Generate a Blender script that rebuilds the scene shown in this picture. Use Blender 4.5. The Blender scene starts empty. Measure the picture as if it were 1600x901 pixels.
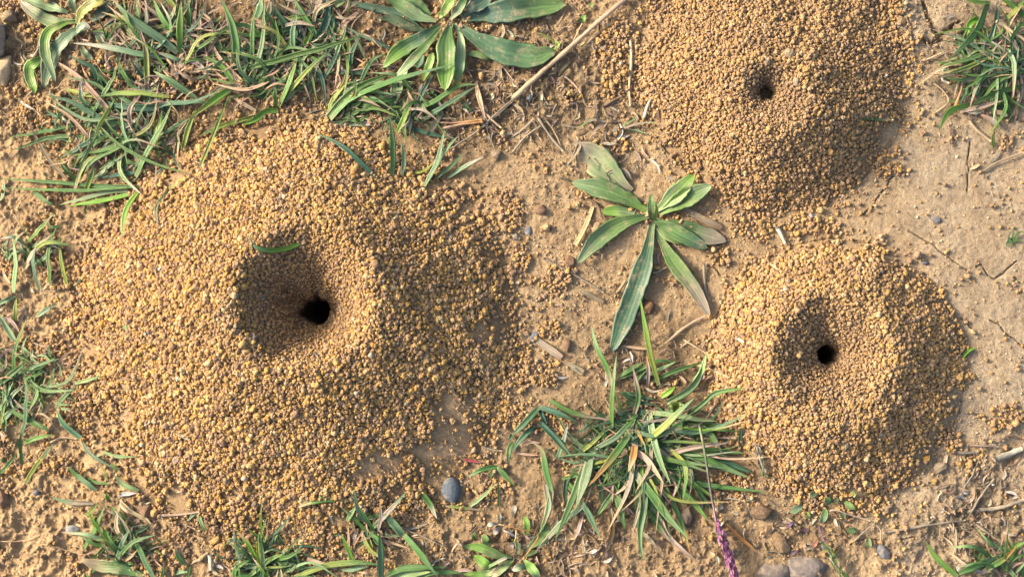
import bpy, math, random
import numpy as np
from mathutils import Vector

# ---------------------------------------------------------------- units: 1 unit of layout = S metres
S = 0.0002
TILT = math.radians(4.0)
FPX = 2222.0
SUN_EL, SUN_AZ = math.radians(27.5), math.radians(160)      # azimuth counted from +X, anticlockwise
SUN_STRENGTH, SKY_STRENGTH, EXPOSURE = 3.7, 0.15, 1.12
scene = bpy.context.scene
COL = scene.collection

# ---------------------------------------------------------------- camera, world, sun, exposure
cam_d = bpy.data.cameras.new("camera"); cam = bpy.data.objects.new("camera", cam_d); COL.objects.link(cam)
cam_d.sensor_width = 36; cam_d.lens = 50; cam_d.clip_start = 0.01; cam_d.clip_end = 50
CAMP = np.array([800.0, 450.5 + FPX * math.sin(TILT), FPX * math.cos(TILT)])
cam.location = ((CAMP[0]-800)*S, -(CAMP[1]-450)*S, CAMP[2]*S)
cam.rotation_euler = (TILT, 0, 0)
cam_d.dof.use_dof = True; cam_d.dof.focus_distance = 0.434; cam_d.dof.aperture_fstop = 20
scene.camera = cam
world = bpy.data.worlds.new("World"); scene.world = world; world.use_nodes = True
wn = world.node_tree
sky = wn.nodes.new("ShaderNodeTexSky"); sky.sky_type = 'NISHITA'; sky.sun_disc = False
sky.sun_elevation = SUN_EL; sky.sun_rotation = math.pi/2 - SUN_AZ
sky.air_density = 1.0; sky.dust_density = 6.0
wn.links.new(sky.outputs[0], wn.nodes["Background"].inputs[0]); wn.nodes["Background"].inputs[1].default_value = SKY_STRENGTH
sd = bpy.data.lights.new("sun", 'SUN'); sun = bpy.data.objects.new("sun", sd); COL.objects.link(sun)
sd.energy = SUN_STRENGTH; sd.angle = math.radians(10); sd.color = (1.0, 0.86, 0.67)
sv = Vector((math.cos(SUN_EL)*math.cos(SUN_AZ), math.cos(SUN_EL)*math.sin(SUN_AZ), math.sin(SUN_EL)))
sun.rotation_euler = (sv).to_track_quat('Z', 'Y').to_euler(); sun.location = sv
scene.view_settings.view_transform = 'Standard'; scene.view_settings.look = 'None'
scene.view_settings.exposure = EXPOSURE; scene.view_settings.gamma = 1.0
scene.render.engine = 'CYCLES'
scene.cycles.max_bounces = 6; scene.cycles.diffuse_bounces = 3; scene.cycles.use_denoising = True

# ---------------------------------------------------------------- noise
_tab = np.random.RandomState(7).rand(256, 256)
def vnoise(u, v, sc, seed=0):
    x = np.asarray(u, float)/sc + seed*17.37 + 1000; y = np.asarray(v, float)/sc + seed*9.71 + 1000
    i = np.floor(x).astype(np.int64); j = np.floor(y).astype(np.int64); a = x-i; b = y-j
    a = a*a*(3-2*a); b = b*b*(3-2*b)
    T = lambda p, q: _tab[(p+seed*31) & 255, (q+seed*57) & 255]
    return (T(i, j)*(1-a)+T(i+1, j)*a)*(1-b) + (T(i, j+1)*(1-a)+T(i+1, j+1)*a)*b - 0.5
def fbm(u, v, sc, octv, seed=0, gain=.5):
    o = 0; A = 1
    for k in range(octv):
        o = o + A*vnoise(u, v, sc/2.03**k, seed+k*3); A *= gain
    return o
def sstep(a, b, x):
    t = np.clip((np.asarray(x, float)-a)/(b-a), 0, 1); return t*t*(3-2*t)

# ---------------------------------------------------------------- terrain in layout units (u right, v down, h up)
def rough(u, v):
    r = 0.30 + 0.75*sstep(300, 60, u) + 0.55*sstep(260, 120, v)*sstep(1050, 950, u) + 0.5*sstep(700, 860, v) + 0.25*sstep(620,700,u)*sstep(1150,1050,u)
    r = r + 0.6*np.exp(-(((u-1440)/50)**2 + ((v-25)/60)**2)) + 0.5*sstep(1420,1500,u)*sstep(640,720,v)
    return np.clip(r, 0.25, 1.3)
def ground_broad(u, v):
    u = np.asarray(u, float); v = np.asarray(v, float)
    h = -26*sstep(260, -60, u) - 0.00007*np.clip(u-900, 0, 1200)**2*0.9 - 0.03*np.clip(v-600, 0, 600)
    h = h + 10*fbm(u, v, 260, 2, 3)
    return h
def ground(u, v):
    u = np.asarray(u, float); v = np.asarray(v, float); r = rough(u, v)
    n1 = fbm(u, v, 42, 4, 11)
    n2 = 1-2*np.abs(fbm(u, v, 16, 3, 25)); n3 = np.maximum(fbm(u, v, 9, 3, 41), 0)
    n4 = np.maximum(vnoise(u, v, 13, 77), 0.0)
    d = np.maximum(np.maximum(-u, u-1600), np.maximum(-v, v-900)); r = r*sstep(700, 250, d)
    return ground_broad(u, v) + r*(9*n1 + 3.0*n2 + 7*n3*r + 8*n4*r) 
def ray_ell(hu, hv, cu, cv, rx, ry, th):
    dx = np.cos(th)/rx; dy = np.sin(th)/ry; ox = (hu-cu)/rx; oy = (hv-cv)/ry
    A = dx*dx+dy*dy; B = ox*dx+oy*dy; C = ox*ox+oy*oy-1
    return (-B+np.sqrt(np.maximum(B*B-A*C, 1e-9)))/A
# hole u,v,radius; crest ellipse; outer ellipse; crest height; crater floor height
class Mound: pass
def mk_m(seed, hole, crest, outer, H, F, rim, pw):
    m = Mound(); m.seed = seed; m.hole = hole; m.crest = crest; m.outer = outer; m.H = H; m.F = F; m.rim = rim; m.pw = pw; return m
MOUNDS = [mk_m(1, (492, 482, 21), (473, 464, 110, 114), (455, 520, 345, 342), 104, 4, 20, 1.12),
          mk_m(2, (1199, 143, 10), (1206, 150, 58, 56), (1207, 112, 216, 226), 70, 44, 20, 1.12),
          mk_m(3, (1296, 553, 15), (1300, 553, 100, 101), (1310, 578, 207, 208), 63, 14, 17, 1.12)]
def circ_noise(th, seed, n=6):
    rs = np.random.RandomState(seed); o = 0
    for k in range(1, n+1):
        o = o + rs.uniform(-1, 1)*np.cos(k*th + rs.uniform(0, 6.28))/k**0.6
    return o
def m_polar(m, u, v):
    du = np.asarray(u, float)-m.hole[0]; dv = np.asarray(v, float)-m.hole[1]
    r = np.hypot(du, dv); th = np.arctan2(dv, du)
    Rc = ray_ell(m.hole[0], m.hole[1], *m.crest, th)*(1+0.03*circ_noise(th, m.seed+50, 9))
    Ro = ray_ell(m.hole[0], m.hole[1], *m.outer, th)*(1+0.035*circ_noise(th, m.seed+80, 12))
    Rh = m.hole[2]*(1+(0.19 if m.seed < 3 else .10)*circ_noise(th, m.seed+20, 9))
    return r, th, Rc, Ro, Rh
def m_height(m, u, v):
    """height above the ground; negative outside"""
    r, th, Rc, Ro, Rh = m_polar(m, u, v)
    H = m.H*(1+0.05*circ_noise(th, m.seed+33, 4))
    s = (r-Rc)/(Ro-Rc)
    out = H*(1-np.clip(s, -1, 3))**m.pw if False else H*np.where(s < 1, np.sign(1-s)*np.abs(1-s)**m.pw, (1-s)*0.6)
    q = np.clip((r-Rh)/(Rc-Rh), 0, 1.6)
    inn = m.F+(H*1.0-m.F)*q**0.92
    inn = inn - 16*np.exp(-np.maximum(r-Rh, 0)/5.0)
    k = m.rim*0.55
    h = -k*np.log(np.exp(-out/k)+np.exp(-np.minimum(inn, 400)/k))      # smooth minimum: rounded crest
    amp = sstep(-2, 14, h)
    h = h + amp*(8.5*fbm(u, v, 60, 3, 90+m.seed) + 2.2*fbm(u, v, 14, 2, 60+m.seed))
    if m.seed == 1:
        for (pu, pv, pr, pd) in ((455, 474, 9, 22), (440, 476, 6, 15), (451, 456, 6, 15), (466, 470, 10, 12), (523, 482, 8, 18), (516, 423, 6, 8), (472, 503, 9, 14)):
            h = h - pd*np.exp(-((u-pu)**2+(v-pv)**2)/pr**2)
    if m.seed == 2:
        for (pu, pv, pr, pd) in ((1193, 137, 8, 10), (1215, 130, 6, 6), (1192, 152, 6, 10)):
            h = h - pd*np.exp(-((u-pu)**2+(v-pv)**2)/pr**2)
    return h
def surf(u, v):
    g = ground(u, v); b = ground_broad(u, v); o = g
    for m in MOUNDS:
        o = np.maximum(o, b + m_height(m, u, v))
    return o
def pix(px, py, lift=0.0):
    """layout position of the thing seen at photo pixel px,py standing LIFT above the surface"""
    fw = np.array([0, -math.sin(TILT), -math.cos(TILT)]); up = np.array([0, -math.cos(TILT), math.sin(TILT)])
    d = fw*FPX + np.array([1.0, 0, 0])*(px-800) + up*(450.5-py)
    h = 0.0
    for _ in range(7):
        t = (h-CAMP[2])/d[2]; p = CAMP+d*t
        h = float(surf(p[0], p[1]))+lift
    t = (h-CAMP[2])/d[2]; return CAMP+d*t
def W(P):
    P = np.asarray(P, float); return np.stack([(P[..., 0]-800)*S, -(P[..., 1]-450)*S, P[..., 2]*S], -1)
# the crest/outer outlines were read off the photograph: shift every mound for its height so that it stands under its picture
def _unshift(px, py, h):
    fw = np.array([0, -math.sin(TILT), -math.cos(TILT)]); up = np.array([0, -math.cos(TILT), math.sin(TILT)])
    d = fw*FPX + np.array([1.0, 0, 0])*(px-800) + up*(450.5-py); t = (h-CAMP[2])/d[2]; return (CAMP+d*t)[:2]
for m in MOUNDS:
    a = _unshift(m.hole[0], m.hole[1], m.F-5); m.hole = (a[0], a[1], m.hole[2])
    a = _unshift(m.crest[0], m.crest[1], m.H-14); m.crest = (a[0], a[1], m.crest[2]*.96, m.crest[3]*.96)
    a = _unshift(m.outer[0], m.outer[1], 0); m.outer = (a[0], a[1], m.outer[2], m.outer[3])

# ---------------------------------------------------------------- mesh helpers
def mesh_np(name, V, F, attrs=None, mat=None, smooth=True):
    """F: list of integer arrays, each (n, k)"""
    if not isinstance(F, (list, tuple)): F = [F]
    me = bpy.data.meshes.new(name)
    V = np.ascontiguousarray(V, np.float32)
    me.vertices.add(len(V)); me.vertices.foreach_set("co", V.ravel())
    nl = sum(f.size for f in F); npol = sum(len(f) for f in F)
    me.loops.add(nl); me.polygons.add(npol)
    me.loops.foreach_set("vertex_index", np.concatenate([f.ravel() for f in F]).astype(np.int32))
    tot = np.concatenate([np.full(len(f), f.shape[1]) for f in F]); st = np.concatenate([[0], np.cumsum(tot)[:-1]])
    me.polygons.foreach_set("loop_start", st.astype(np.int32))
    me.update(calc_edges=True)
    me.polygons.foreach_set("use_smooth", np.full(npol, smooth))
    for k, (typ, val) in (attrs or {}).items():
        a = me.attributes.new(k, typ, 'POINT')
        a.data.foreach_set("color" if typ == 'FLOAT_COLOR' else "vector", np.ascontiguousarray(val, np.float32).ravel())
    if mat: me.materials.append(mat)
    return me
def link(name, me, parent=None, loc=None):
    o = bpy.data.objects.new(name, me); COL.objects.link(o)
    if parent is not None: o.parent = parent
    if loc is not None: o.location = loc
    return o
def tag(o, label=None, cat=None, group=None, kind=None):
    if label: o["label"] = label
    if cat: o["category"] = cat
    if group: o["group"] = group
    if kind: o["kind"] = kind
    return o
def empty(name, P, label, cat, group=None):
    o = bpy.data.objects.new(name, None); COL.objects.link(o); o.location = W(P); o.empty_display_size = .005
    return tag(o, label, cat, group)
class Buf:
    def __init__(s): s.V = []; s.F = {}; s.C = []; s.T = []; s.n = 0
    def add(s, V, F, C, T=None):
        V = np.asarray(V, float); s.V.append(V)
        s.F.setdefault(F.shape[1], []).append(F+s.n)
        C = np.asarray(C, float)
        if C.ndim == 1: C = np.tile(C, (len(V), 1))
        s.C.append(C); s.T.append(np.zeros((len(V), 3)) if T is None else T); s.n += len(V)
    def build(s, name, mat, parent=None, smooth=True):
        V = W(np.concatenate(s.V)); C = np.concatenate(s.C); C = np.concatenate([C, np.ones((len(C), 1))], 1)
        if parent is not None: org = np.array(parent.get("_o") if parent.get("_o") is not None else parent.location[:])
        else: org = V.mean(0); org[2] = V[:, 2].min()
        V = V-org
        me = mesh_np(name, V, [np.concatenate(f) for f in s.F.values()], {"Col": ('FLOAT_COLOR', C), "Tv": ('FLOAT_VECTOR', np.concatenate(s.T))}, mat, smooth)
        if parent is not None: return link(name, me, parent)
        return link(name, me, None, tuple(org))

# ---------------------------------------------------------------- materials
def newmat(name):
    m = bpy.data.materials.new(name); m.use_nodes = True; nt = m.node_tree
    return m, nt, nt.nodes["Principled BSDF"], nt.nodes["Material Output"]
def N(nt, t, **kw):
    n = nt.nodes.new(t)
    for k, v in kw.items():
        if k in n.inputs: n.inputs[k].default_value = v
        else: setattr(n, k, v)
    return n
def ramp(nt, fac, stops):
    r = nt.nodes.new("ShaderNodeValToRGB"); e = r.color_ramp.elements
    while len(e) < len(stops): e.new(0.5)
    for i, (p, c) in enumerate(stops):
        e[i].position = p; e[i].color = (*c, 1) if len(c) == 3 else c
    nt.links.new(fac, r.inputs[0]); return r
def mixc(nt, blend, fac, a, b):
    m = nt.nodes.new("ShaderNodeMix"); m.data_type = 'RGBA'; m.blend_type = blend
    for i, x in ((0, fac), (6, a), (7, b)):
        if hasattr(x, "is_output"): nt.links.new(x, m.inputs[i])
        else: m.inputs[i].default_value = x if not isinstance(x, tuple) else (*x, 1)
    return m.outputs[2]
def noise(nt, scale, detail=4, rough=.6, vec=None):
    n = N(nt, "ShaderNodeTexNoise", Scale=scale, Detail=detail, Roughness=rough)
    if vec is None:
        g = nt.nodes.new("ShaderNodeNewGeometry"); vec = g.outputs["Position"]
    nt.links.new(vec, n.inputs["Vector"]); return n
def bump(nt, bs, h, dist, strength=1.0):
    b = N(nt, "ShaderNodeBump", Strength=strength, Distance=dist); nt.links.new(h, b.inputs["Height"]); nt.links.new(b.outputs[0], bs.inputs["Normal"]); return b
def soil_mat(name):
    m, nt, bs, out = newmat(name)
    at = N(nt, "ShaderNodeAttribute", attribute_name="Col")
    n1 = noise(nt, 900, 6, .7); n2 = noise(nt, 160, 5, .65); n3 = noise(nt, 3800, 3, .75)
    c = mixc(nt, 'MULTIPLY', 1.0, at.outputs["Color"], ramp(nt, n1.outputs[0], [(0.30, (.62, .60, .60)), (.5, (1, 1, 1)), (.72, (1.25, 1.22, 1.15))]).outputs[0])
    c = mixc(nt, 'MULTIPLY', 1.0, c, ramp(nt, n2.outputs[0], [(0.3, (.78, .74, .72)), (.52, (1, 1, 1)), (.75, (1.18, 1.2, 1.22))]).outputs[0])
    nt.links.new(c, bs.inputs["Base Color"]); bs.inputs["Roughness"].default_value = .95; bs.inputs["Specular IOR Level"].default_value = .15
    ad = N(nt, "ShaderNodeMath", operation='ADD'); nt.links.new(n1.outputs[0], ad.inputs[0]); nt.links.new(n3.outputs[0], ad.inputs[1])
    bump(nt, bs, ad.outputs[0], .0014, .9)
    return m
def crumb_mat(name):
    m, nt, bs, out = newmat(name)
    at = N(nt, "ShaderNodeAttribute", attribute_name="Col")
    n1 = noise(nt, 3200, 3, .7); n2 = noise(nt, 1500, 2, .5)
    c = mixc(nt, 'MULTIPLY', 1.0, at.outputs["Color"], ramp(nt, n1.outputs[0], [(0.3, (.62, .55, .5)), (.52, (1, 1, 1)), (.72, (1.25, 1.25, 1.3))]).outputs[0])
    nt.links.new(c, bs.inputs["Base Color"]); bs.inputs["Roughness"].default_value = .9; bs.inputs["Specular IOR Level"].default_value = .2
    ad = N(nt, "ShaderNodeMath", operation='ADD'); nt.links.new(n1.outputs[0], ad.inputs[0]); nt.links.new(n2.outputs[0], ad.inputs[1])
    bump(nt, bs, ad.outputs[0], .0007, .8)
    return m
def leaf_mat(name, rough_v, transl, spec, dust, streak=14.0, broad=False):
    m, nt, bs, out = newmat(name)
    at = N(nt, "ShaderNodeAttribute", attribute_name="Col"); tv = N(nt, "ShaderNodeAttribute", attribute_name="Tv")
    mp = N(nt, "ShaderNodeMapping"); mp.inputs["Scale"].default_value = (2.2, streak, 1)
    nt.links.new(tv.outputs["Vector"], mp.inputs[0])
    n1 = noise(nt, 1.0, 4, .6, mp.outputs[0]); n2 = noise(nt, 330 if broad else 500, 7, .8)
    c = mixc(nt, 'MULTIPLY', 1.0, at.outputs["Color"], ramp(nt, n1.outputs[0], [(0.28, (.68, .72, .70)), (.5, (1, 1, 1)), (.75, (1.35, 1.28, 1.25))]).outputs[0])
    d = ramp(nt, n2.outputs[0], [(.58-dust*.2, (0, 0, 0)), (.70-dust*.18, (1, 1, 1))])
    dm = N(nt, "ShaderNodeMath", operation='MULTIPLY'); nt.links.new(d.outputs[0], dm.inputs[0]); dm.inputs[1].default_value = min(.85, dust*1.7)
    if broad: c = mixc(nt, 'MIX', .10, c, (.22, .21, .15))
    c = mixc(nt, 'MIX', dm.outputs[0], c, (.42, .31, .19))
    nt.links.new(c, bs.inputs["Base Color"]); bs.inputs["Roughness"].default_value = rough_v; bs.inputs["Specular IOR Level"].default_value = spec
    if broad:
        sx = N(nt, "ShaderNodeSeparateXYZ"); nt.links.new(tv.outputs["Vector"], sx.inputs[0])
        k = N(nt, "ShaderNodeMath", operation='MULTIPLY'); nt.links.new(sx.outputs[1], k.inputs[0]); k.inputs[1].default_value = 2*math.pi*5
        si = N(nt, "ShaderNodeMath", operation='COSINE'); nt.links.new(k.outputs[0], si.inputs[0]); bump(nt, bs, si.outputs[0], .000022, 1.0)
    else: bump(nt, bs, n1.outputs[0], .0005, .5)
    tr = N(nt, "ShaderNodeBsdfTranslucent"); nt.links.new(c, tr.inputs[0])
    mx = N(nt, "ShaderNodeMixShader"); mx.inputs[0].default_value = transl
    nt.links.new(bs.outputs[0], mx.inputs[1]); nt.links.new(tr.outputs[0], mx.inputs[2]); nt.links.new(mx.outputs[0], out.inputs[0])
    return m
def stone_mat(name):
    m, nt, bs, out = newmat(name)
    at = N(nt, "ShaderNodeAttribute", attribute_name="Col")
    n1 = noise(nt, 900, 6, .7); n2 = noise(nt, 250, 4, .6)
    c = mixc(nt, 'MULTIPLY', 1.0, at.outputs["Color"], ramp(nt, n1.outputs[0], [(0.3, (.6, .6, .6)), (.5, (1, 1, 1)), (.72, (1.5, 1.45, 1.35))]).outputs[0])
    c = mixc(nt, 'MIX', ramp(nt, n2.outputs[0], [(.52, (0, 0, 0)), (.66, (.55, .55, .55))]).outputs[0], c, (.36, .26, .17))
    nt.links.new(c, bs.inputs["Base Color"]); bs.inputs["Roughness"].default_value = .75
    bump(nt, bs, n1.outputs[0], .0006, .6)
    return m
M_SOIL = soil_mat("dry_soil"); M_CRUMB = crumb_mat("soil_crumb"); M_STONE = stone_mat("stone")
M_GRASS = leaf_mat("grass_blade", .40, .28, .5, .12); M_LEAF = leaf_mat("broad_leaf", .5, .18, .5, .34, 9.0, True)
M_DRY = leaf_mat("dry_stalk", .7, .1, .3, .15, 20.0); M_PETAL = leaf_mat("petal", .6, .3, .3, .05)

# ---------------------------------------------------------------- soil colours (albedo by place: ochre dust left, greyer crust right)
def soil_col(u, v):
    n = fbm(u, v, 90, 4, 200)+.0; n2 = fbm(u, v, 22, 3, 210)
    warm = np.array([.55, .385, .21]); pale = np.array([.52, .405, .27]); brown = np.array([.375, .272, .168])
    a = sstep(1250, 1480, u+120*n)[..., None]
    mid = (sstep(640, 760, u)*sstep(1500, 1050, u))[..., None]
    c = warm*(1-a)+pale*a
    c = c*(1-.45*mid)+brown*.45*mid
    b = sstep(0.05, .45, n+.5*n2)[..., None]; c = c*(1-.35*b)+brown*.35*b
    w = sstep(.08, .4, -n+.4*n2)[..., None]; c = c*(1-.4*w)+np.array([.56, .41, .25])*.4*w
    # root mats, trodden litter: darker humus soil, with shade among the blades painted in
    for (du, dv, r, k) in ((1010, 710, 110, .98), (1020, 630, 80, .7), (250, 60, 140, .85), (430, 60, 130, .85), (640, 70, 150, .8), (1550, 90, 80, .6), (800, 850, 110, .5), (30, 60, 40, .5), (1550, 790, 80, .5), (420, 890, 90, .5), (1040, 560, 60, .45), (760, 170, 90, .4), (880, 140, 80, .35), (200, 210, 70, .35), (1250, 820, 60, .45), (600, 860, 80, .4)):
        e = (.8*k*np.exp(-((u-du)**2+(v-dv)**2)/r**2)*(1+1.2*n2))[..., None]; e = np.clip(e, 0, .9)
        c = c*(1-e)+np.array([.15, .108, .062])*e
    return c

# ---------------------------------------------------------------- ground sheet
CRACKS = [  # photo pixels
 [(1408, 258), (1370, 312), (1362, 325), (1345, 338)], [(1420, 360), (1440, 372), (1455, 380), (1470, 392), (1485, 404), (1500, 415), (1513, 424)],
 [(1525, 418), (1533, 414), (1545, 432), (1555, 436), (1568, 426), (1588, 408)], [(1548, 500), (1560, 506), (1568, 518), (1588, 533), (1600, 542)], [(1500, 498), (1520, 512)],
 [(1515, 222), (1513, 250), (1512, 290), (1510, 300)], [(1105, 400), (1112, 404)], [(1108, 415), (1118, 418), (1125, 430)], [(1445, 5), (1452, 30), (1460, 48), (1475, 60)],
 [(1475, 60), (1455, 68), (1440, 60)], [(1475, 52), (1490, 42), (1500, 35)], [(770, 590), (800, 600), (830, 596)], [(545, 720), (560, 716)], [(1330, 850), (1350, 842), (1380, 846)], [(1405, 845), (1430, 838)],
 [(650, 335), (700, 345), (740, 352), (760, 343)], [(1560, 160), (1590, 185), (1600, 190)], [(860, 640), (880, 655), (885, 680)]]
def axis(lo, hi, step, far, nfar):
    inner = np.arange(lo, hi+step, step); a = np.arange(4, 500, 4.0); e = 500+np.geomspace(5, far, nfar)
    return np.concatenate([(lo-e)[::-1], (lo-a)[::-1], inner, hi+a, hi+e])
def build_ground():
    us = axis(-60, 1660, 1.25, 14000, 70); vs = axis(-60, 960, 1.25, 14000, 70)
    U, Vv = np.meshgrid(us, vs); H = ground(U, Vv)
    H = H + .7*fbm(U, Vv, 5, 2, 300)*np.clip(rough(U, Vv), .3, 1)
    for ln in CRACKS:
        P = [pix(x, y)[:2] for x, y in ln]; w = 1.25 if ln[0][1] > 70 or ln[0][0] < 1400 else 3.2
        dep = 6 if w < 2 else 14
        for a, b in zip(P[:-1], P[1:]):
            lo = np.minimum(a, b)-12; hi = np.maximum(a, b)+12
            iu = np.where((us > lo[0]) & (us < hi[0]))[0]; iv = np.where((vs > lo[1]) & (vs < hi[1]))[0]
            if not len(iu) or not len(iv): continue
            sl = np.s_[iv[0]:iv[-1]+1, iu[0]:iu[-1]+1]; x = U[sl]+3*fbm(U[sl], Vv[sl], 10, 2, 400); y = Vv[sl]+3*fbm(U[sl], Vv[sl], 10, 2, 410)
            d = b-a; t = np.clip(((x-a[0])*d[0]+(y-a[1])*d[1])/(d@d), 0, 1); q = np.hypot(x-a[0]-t*d[0], y-a[1]-t*d[1])
            H[sl] = np.minimum(H[sl], H[sl]*0+ground(U[sl], Vv[sl])-dep*np.exp(-(q/w)**2)+1.2*np.exp(-(q/5)**2))
    B = ground_broad(U, Vv)
    for m in MOUNDS:
        hm = m_height(m, U, Vv); r, th, Rc, Ro, Rh = m_polar(m, U, Vv)
        H = np.where(hm > 1, np.minimum(H, B+hm-4), H)                      # the sheet stays under the mound
        H = H-260*sstep(Rh+9, Rh+3, r)
    P = W(np.stack([U, Vv, H], -1)).reshape(-1, 3)
    nu = len(us); nv = len(vs); i = np.arange((nv-1)*nu).reshape(nv-1, nu)[:, :-1].ravel()
    F = np.stack([i, i+nu, i+nu+1, i+1], 1)
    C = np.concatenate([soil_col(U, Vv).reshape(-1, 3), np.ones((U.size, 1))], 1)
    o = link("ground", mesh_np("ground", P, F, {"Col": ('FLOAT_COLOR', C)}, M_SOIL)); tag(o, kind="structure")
build_ground()

# ---------------------------------------------------------------- crumbs
def ico(sub):
    import bmesh
    bm = bmesh.new(); bmesh.ops.create_icosphere(bm, subdivisions=sub, radius=1)
    V = np.array([v.co[:] for v in bm.verts]); F = np.array([[v.index for v in f.verts] for f in bm.faces]); bm.free(); return V, F
ICO2 = ico(2); ICO4 = ico(4)
RS = np.random.RandomState(5)
def lumpy(V, rs, amp, k=5, sharp=1.6):
    o = np.ones(len(V))
    for _ in range(k):
        d = rs.randn(3); d /= np.linalg.norm(d); o += amp*rs.uniform(.4, 1)*np.maximum(V@d, 0)**(sharp*3)
    for _ in range(3):
        d = rs.randn(3); d /= np.linalg.norm(d); o -= amp*.7*np.maximum(V@d, 0)**5
    return V*o[:, None]
VAR = np.stack([lumpy(ICO2[0], RS, .42) for _ in range(24)])
VAR += RS.randn(*VAR.shape)*.095
def crumbs_geo(P, R, C, V0, F0):
    n = len(P)
    q = RS.randn(n, 4); q /= np.linalg.norm(q, axis=1)[:, None]; w, x, y, z = q.T
    Rm = np.stack([np.stack([1-2*(y*y+z*z), 2*(x*y-z*w), 2*(x*z+y*w)], -1), np.stack([2*(x*y+z*w), 1-2*(x*x+z*z), 2*(y*z-x*w)], -1), np.stack([2*(x*z-y*w), 2*(y*z+x*w), 1-2*(x*x+y*y)], -1)], 1)
    B = V0[RS.randint(len(V0), size=n)]*(R[:, None, None]*RS.uniform(.78, 1.15, (n, 1, 3)))
    V = np.einsum('nij,nkj->nki', Rm, B)+P[:, None, :]
    k = V0.shape[1]; F = (F0[None, :, ::-1]+(np.arange(n)*k)[:, None, None]).reshape(-1, 3)
    CC = np.repeat(C, k, 0); CC = np.concatenate([CC, np.ones((len(CC), 1))], 1)
    return W(V.reshape(-1, 3)), F, CC
OCT = ico(1); V1 = np.stack([OCT[0]*(1+RS.uniform(-.22, .22, (len(OCT[0]), 1))) for _ in range(16)])
def clumps(name, P, R, C, mat, parent=None, k=3):
    """every crumb is a lump of smaller bits stuck together"""
    a = crumbs_geo(P, R*.86, C, VAR, ICO2[1]); Q = []; r = []; c = []
    for i in range(k):
        d = RS.randn(len(P), 3); d[:, 2] = np.abs(d[:, 2])*.8; d /= np.linalg.norm(d, axis=1)[:, None]; f = RS.uniform(.38, .58, len(P))
        Q.append(P+d*(R*.70)[:, None]); r.append(R*f); c.append(C*RS.uniform(.88, 1.12, (len(P), 1)))
    b = crumbs_geo(np.concatenate(Q), np.concatenate(r), np.concatenate(c), V1, OCT[1])
    V = np.concatenate([a[0], b[0]]); F = np.concatenate([a[1], b[1]+len(a[0])]); CC = np.concatenate([a[2], b[2]])
    org = np.array(parent.location[:]) if parent is not None else np.zeros(3)
    return link(name, mesh_np(name, V-org, F, {"Col": ('FLOAT_COLOR', CC)}, mat, True), parent)
def crumb_cols(n, u, v, brown=0.0):
    pal = np.array([[.56, .36, .13], [.50, .32, .14], [.43, .28, .155], [.57, .42, .22], [.36, .235, .145], [.52, .31, .095], [.29, .195, .12], [.50, .38, .235], [.37, .26, .17]])
    p = np.array([.22, .22, .18, .08, .12, .08, .05, .03, .03]); p /= p.sum()
    t = RS.rand(n); clump = vnoise(u, v, 20, 500)*.20; t = np.clip(t+clump*0, 0, 1)
    C = pal[RS.choice(len(pal), n, p=p)]*np.array([1.0, .98, .95])*RS.uniform(.86, 1.12, (n, 1))*(1+clump[:, None]*1.1)
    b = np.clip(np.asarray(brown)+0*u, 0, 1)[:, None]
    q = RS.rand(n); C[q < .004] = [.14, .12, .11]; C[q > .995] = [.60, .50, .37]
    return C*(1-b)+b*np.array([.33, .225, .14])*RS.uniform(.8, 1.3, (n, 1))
BARE = [(700, 640, 26, 30), (708, 690, 36, 34), (600, 728, 40, 20), (660, 705, 26, 12), (745, 520, 10, 18), (560, 745, 22, 10), (640, 225, 45, 14), (195, 655, 15, 18)]
PATCH = [(840, 585, 34, 26), (860, 520, 18, 14), (875, 430, 20, 30), (815, 400, 16, 26), (800, 330, 24, 30), (1400, 268, 22, 12), (1390, 10, 20, 30), (1560, 648, 40, 20), (1525, 720, 12, 22), (770, 770, 30, 14), (860, 660, 45, 20), (960, 90, 30, 60),
         (930, 300, 30, 14), (960, 250, 20, 16), (1175, 350, 36, 22), (1250, 350, 50, 18), (1130, 400, 16, 26), (1160, 760, 26, 26), (1380, 790, 30, 20), (670, 230, 50, 16), (540, 190, 60, 22), (450, 165, 40, 25), (700, 790, 30, 14), (650, 800, 40, 20), (900, 150, 24, 20), (960, 130, 30, 40), (790, 640, 30, 20), (1310, 800, 40, 12),
         (200, 320, 50, 25), (60, 560, 40, 40), (120, 640, 30, 40), (100, 420, 30, 40), (90, 300, 30, 20), (250, 870, 60, 30), (350, 870, 60, 20), (110, 730, 40, 20), (60, 180, 40, 20), (280, 130, 60, 18), (1000, 480, 20, 14), (985, 500, 16, 12), (760, 350, 20, 20), (1470, 490, 12, 14), (1490, 690, 14, 16)]
def dmask(lst, u, v):
    o = 0
    for (a, b, ra, rb) in lst: o = np.maximum(o, np.exp(-(((u-a)/ra)**2+((v-b)/rb)**2)))
    return o
BARE = [(*pix(a, b)[:2], c, d) for a, b, c, d in BARE]; PATCH = [(*pix(a, b)[:2], c, d) for a, b, c, d in PATCH]
def hexgrid(lo_u, hi_u, lo_v, hi_v, s, jit):
    uu, vv = np.meshgrid(np.arange(lo_u, hi_u, s), np.arange(lo_v, hi_v, s*.87)); uu = uu+(np.arange(len(vv))[:, None] % 2)*s*.5
    uu = uu.ravel(); vv = vv.ravel(); return uu+RS.uniform(-jit, jit, uu.size)*s, vv+RS.uniform(-jit, jit, uu.size)*s
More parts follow.
